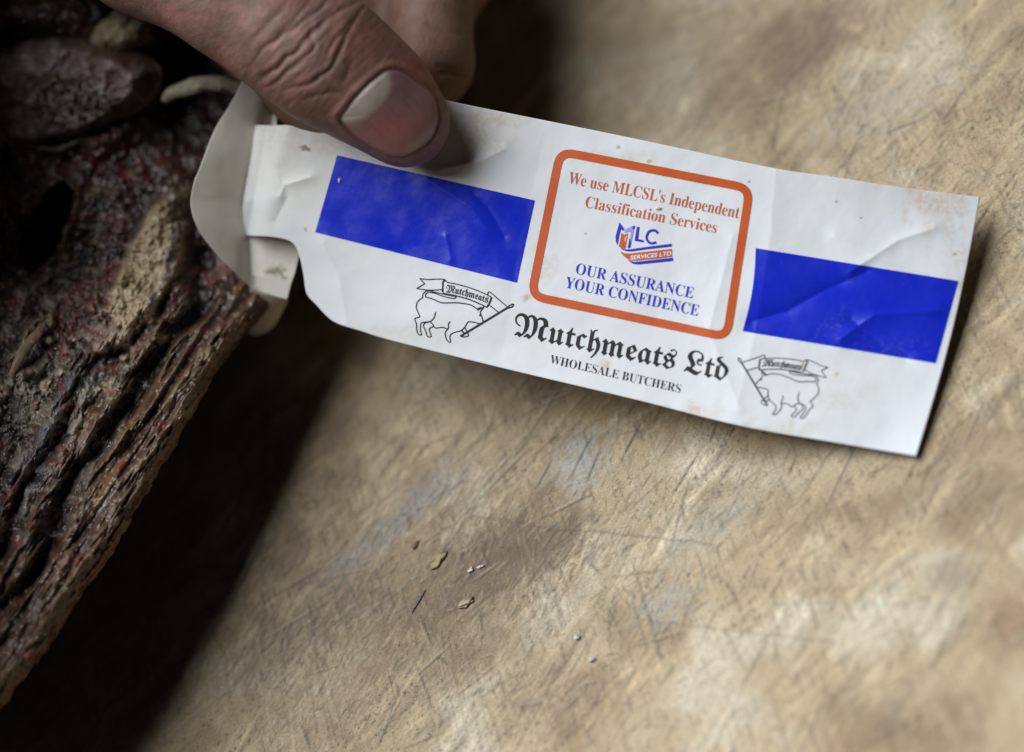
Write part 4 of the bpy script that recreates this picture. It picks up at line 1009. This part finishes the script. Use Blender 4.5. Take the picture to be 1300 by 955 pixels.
    s_ = nl.modifiers.new('thick', 'SOLIDIFY'); s_.thickness = 0.0004; s_.offset = -1
    nl['label'] = 'pink thumb nail with a pale half-moon'
build_hand()

# ------------------------------------------------------------------ crumbs and splinters on the block
def crumb(name, label, cat, px, py, size, col, seed, ang=0.0, rough=0.6, group=None):
    """a small uneven fragment; size = length, width, height in mm"""
    bm = bmesh.new(); bmesh.ops.create_icosphere(bm, subdivisions=3, radius=0.5)
    V = np.array([v.co[:] for v in bm.verts]); F = np.array([[v.index for v in f.verts] for f in bm.faces]); bm.free()
    k = 1 + 0.9 * fbm(V[:, 0] * 3 + seed, V[:, 1] * 3 + V[:, 2] * 2, seed, 3) + 0.5 * fbm(V[:, 0] * 9, V[:, 1] * 9 + V[:, 2] * 5, seed + 3, 2)
    V = V * k[:, None] * np.array(size) * 0.001
    t = math.radians(ang); e1 = math.cos(t) * RB + math.sin(t) * FB; e2 = np.cross([0, 0, 1.0], e1)
    V = V[:, :1] * e1 + V[:, 1:2] * e2 + V[:, 2:3] * np.array([0, 0, 1.0])
    V[:, 2] -= V[:, 2].min()
    o = mesh_obj(name, V, F, m_plain(name + '_surface', col, rough)); p = B(px, py); o.location = (p[0], p[1], -0.0005)
    o['label'] = label; o['category'] = cat
    if group: o['group'] = group
crumb('metal_sliver', 'thin dark shiny sliver lying left of the wood chips', 'sliver', 531, 762, (3.8, 0.32, 0.3), (0.05, 0.05, 0.055), 3, 58, 0.2)
crumb('wood_chip', 'lifted brown wood chip, longest of those on the block', 'wood chip', 556, 712, (3.2, 1.3, 0.55), (0.42, 0.31, 0.19), 5, 42, group='loose wood chips')
crumb('wood_chip', 'small dark wood chip nearest the black shadow', 'wood chip', 526, 692, (1.7, 0.8, 0.5), (0.26, 0.18, 0.10), 8, 50, group='loose wood chips')
crumb('wood_chip', 'pale tan wood chip below the white crumbs', 'wood chip', 589, 766, (3.0, 1.3, 0.5), (0.48, 0.38, 0.25), 12, 20, group='loose wood chips')
crumb('fat_crumb', 'white crumb in the purple stain, the larger of a touching pair', 'crumb', 597, 723, (1.2, 0.7, 0.5), (0.75, 0.73, 0.68), 15, 30, group='white crumbs')
crumb('fat_crumb', 'white crumb in the purple stain, the flatter one on its right', 'crumb', 609, 719, (1.3, 0.45, 0.4), (0.72, 0.70, 0.66), 17, 10, group='white crumbs')
crumb('fat_crumb', 'single white crumb on pale wood, upper of two at bottom centre', 'crumb', 732, 809, (0.9, 0.7, 0.6), (0.75, 0.73, 0.68), 19, 0, group='white crumbs')
crumb('fat_crumb', 'single blurred white crumb on pale wood, lower of two at bottom centre', 'crumb', 751, 837, (1.1, 0.6, 0.5), (0.75, 0.73, 0.68), 23, 20, group='white crumbs')
def speck(px, py, size, col, label, seed):
    bm = bmesh.new(); bmesh.ops.create_icosphere(bm, subdivisions=2, radius=0.5)
    V = np.array([v.co[:] for v in bm.verts]); F = np.array([[v.index for v in f.verts] for f in bm.faces]); bm.free()
    V = V * (1 + 0.6 * fbm(V[:, 0] * 3 + seed, V[:, 1] * 3 + V[:, 2], seed, 2))[:, None] * 0.001
    P = V[:, :1] * size[0] * RI + V[:, 1:2] * size[1] * UP + V[:, 2:3] * size[2] * fw
    o = mesh_obj('fat_crumb', P, F, m_plain('speck_surface', col)); o.location = tuple(label_point(np.array(px), np.array(py), 0.0001)); o['label'] = label; o['category'] = 'crumb'; o['group'] = 'specks on the label'
speck(431, 229, (0.5, 0.9, 0.4), (0.65, 0.62, 0.58), 'pale speck stuck on the blue band nearer the thumb', 4)
speck(836, 265, (1.1, 0.6, 0.35), (0.74, 0.70, 0.58), 'yellowish speck above the small emblem', 6)
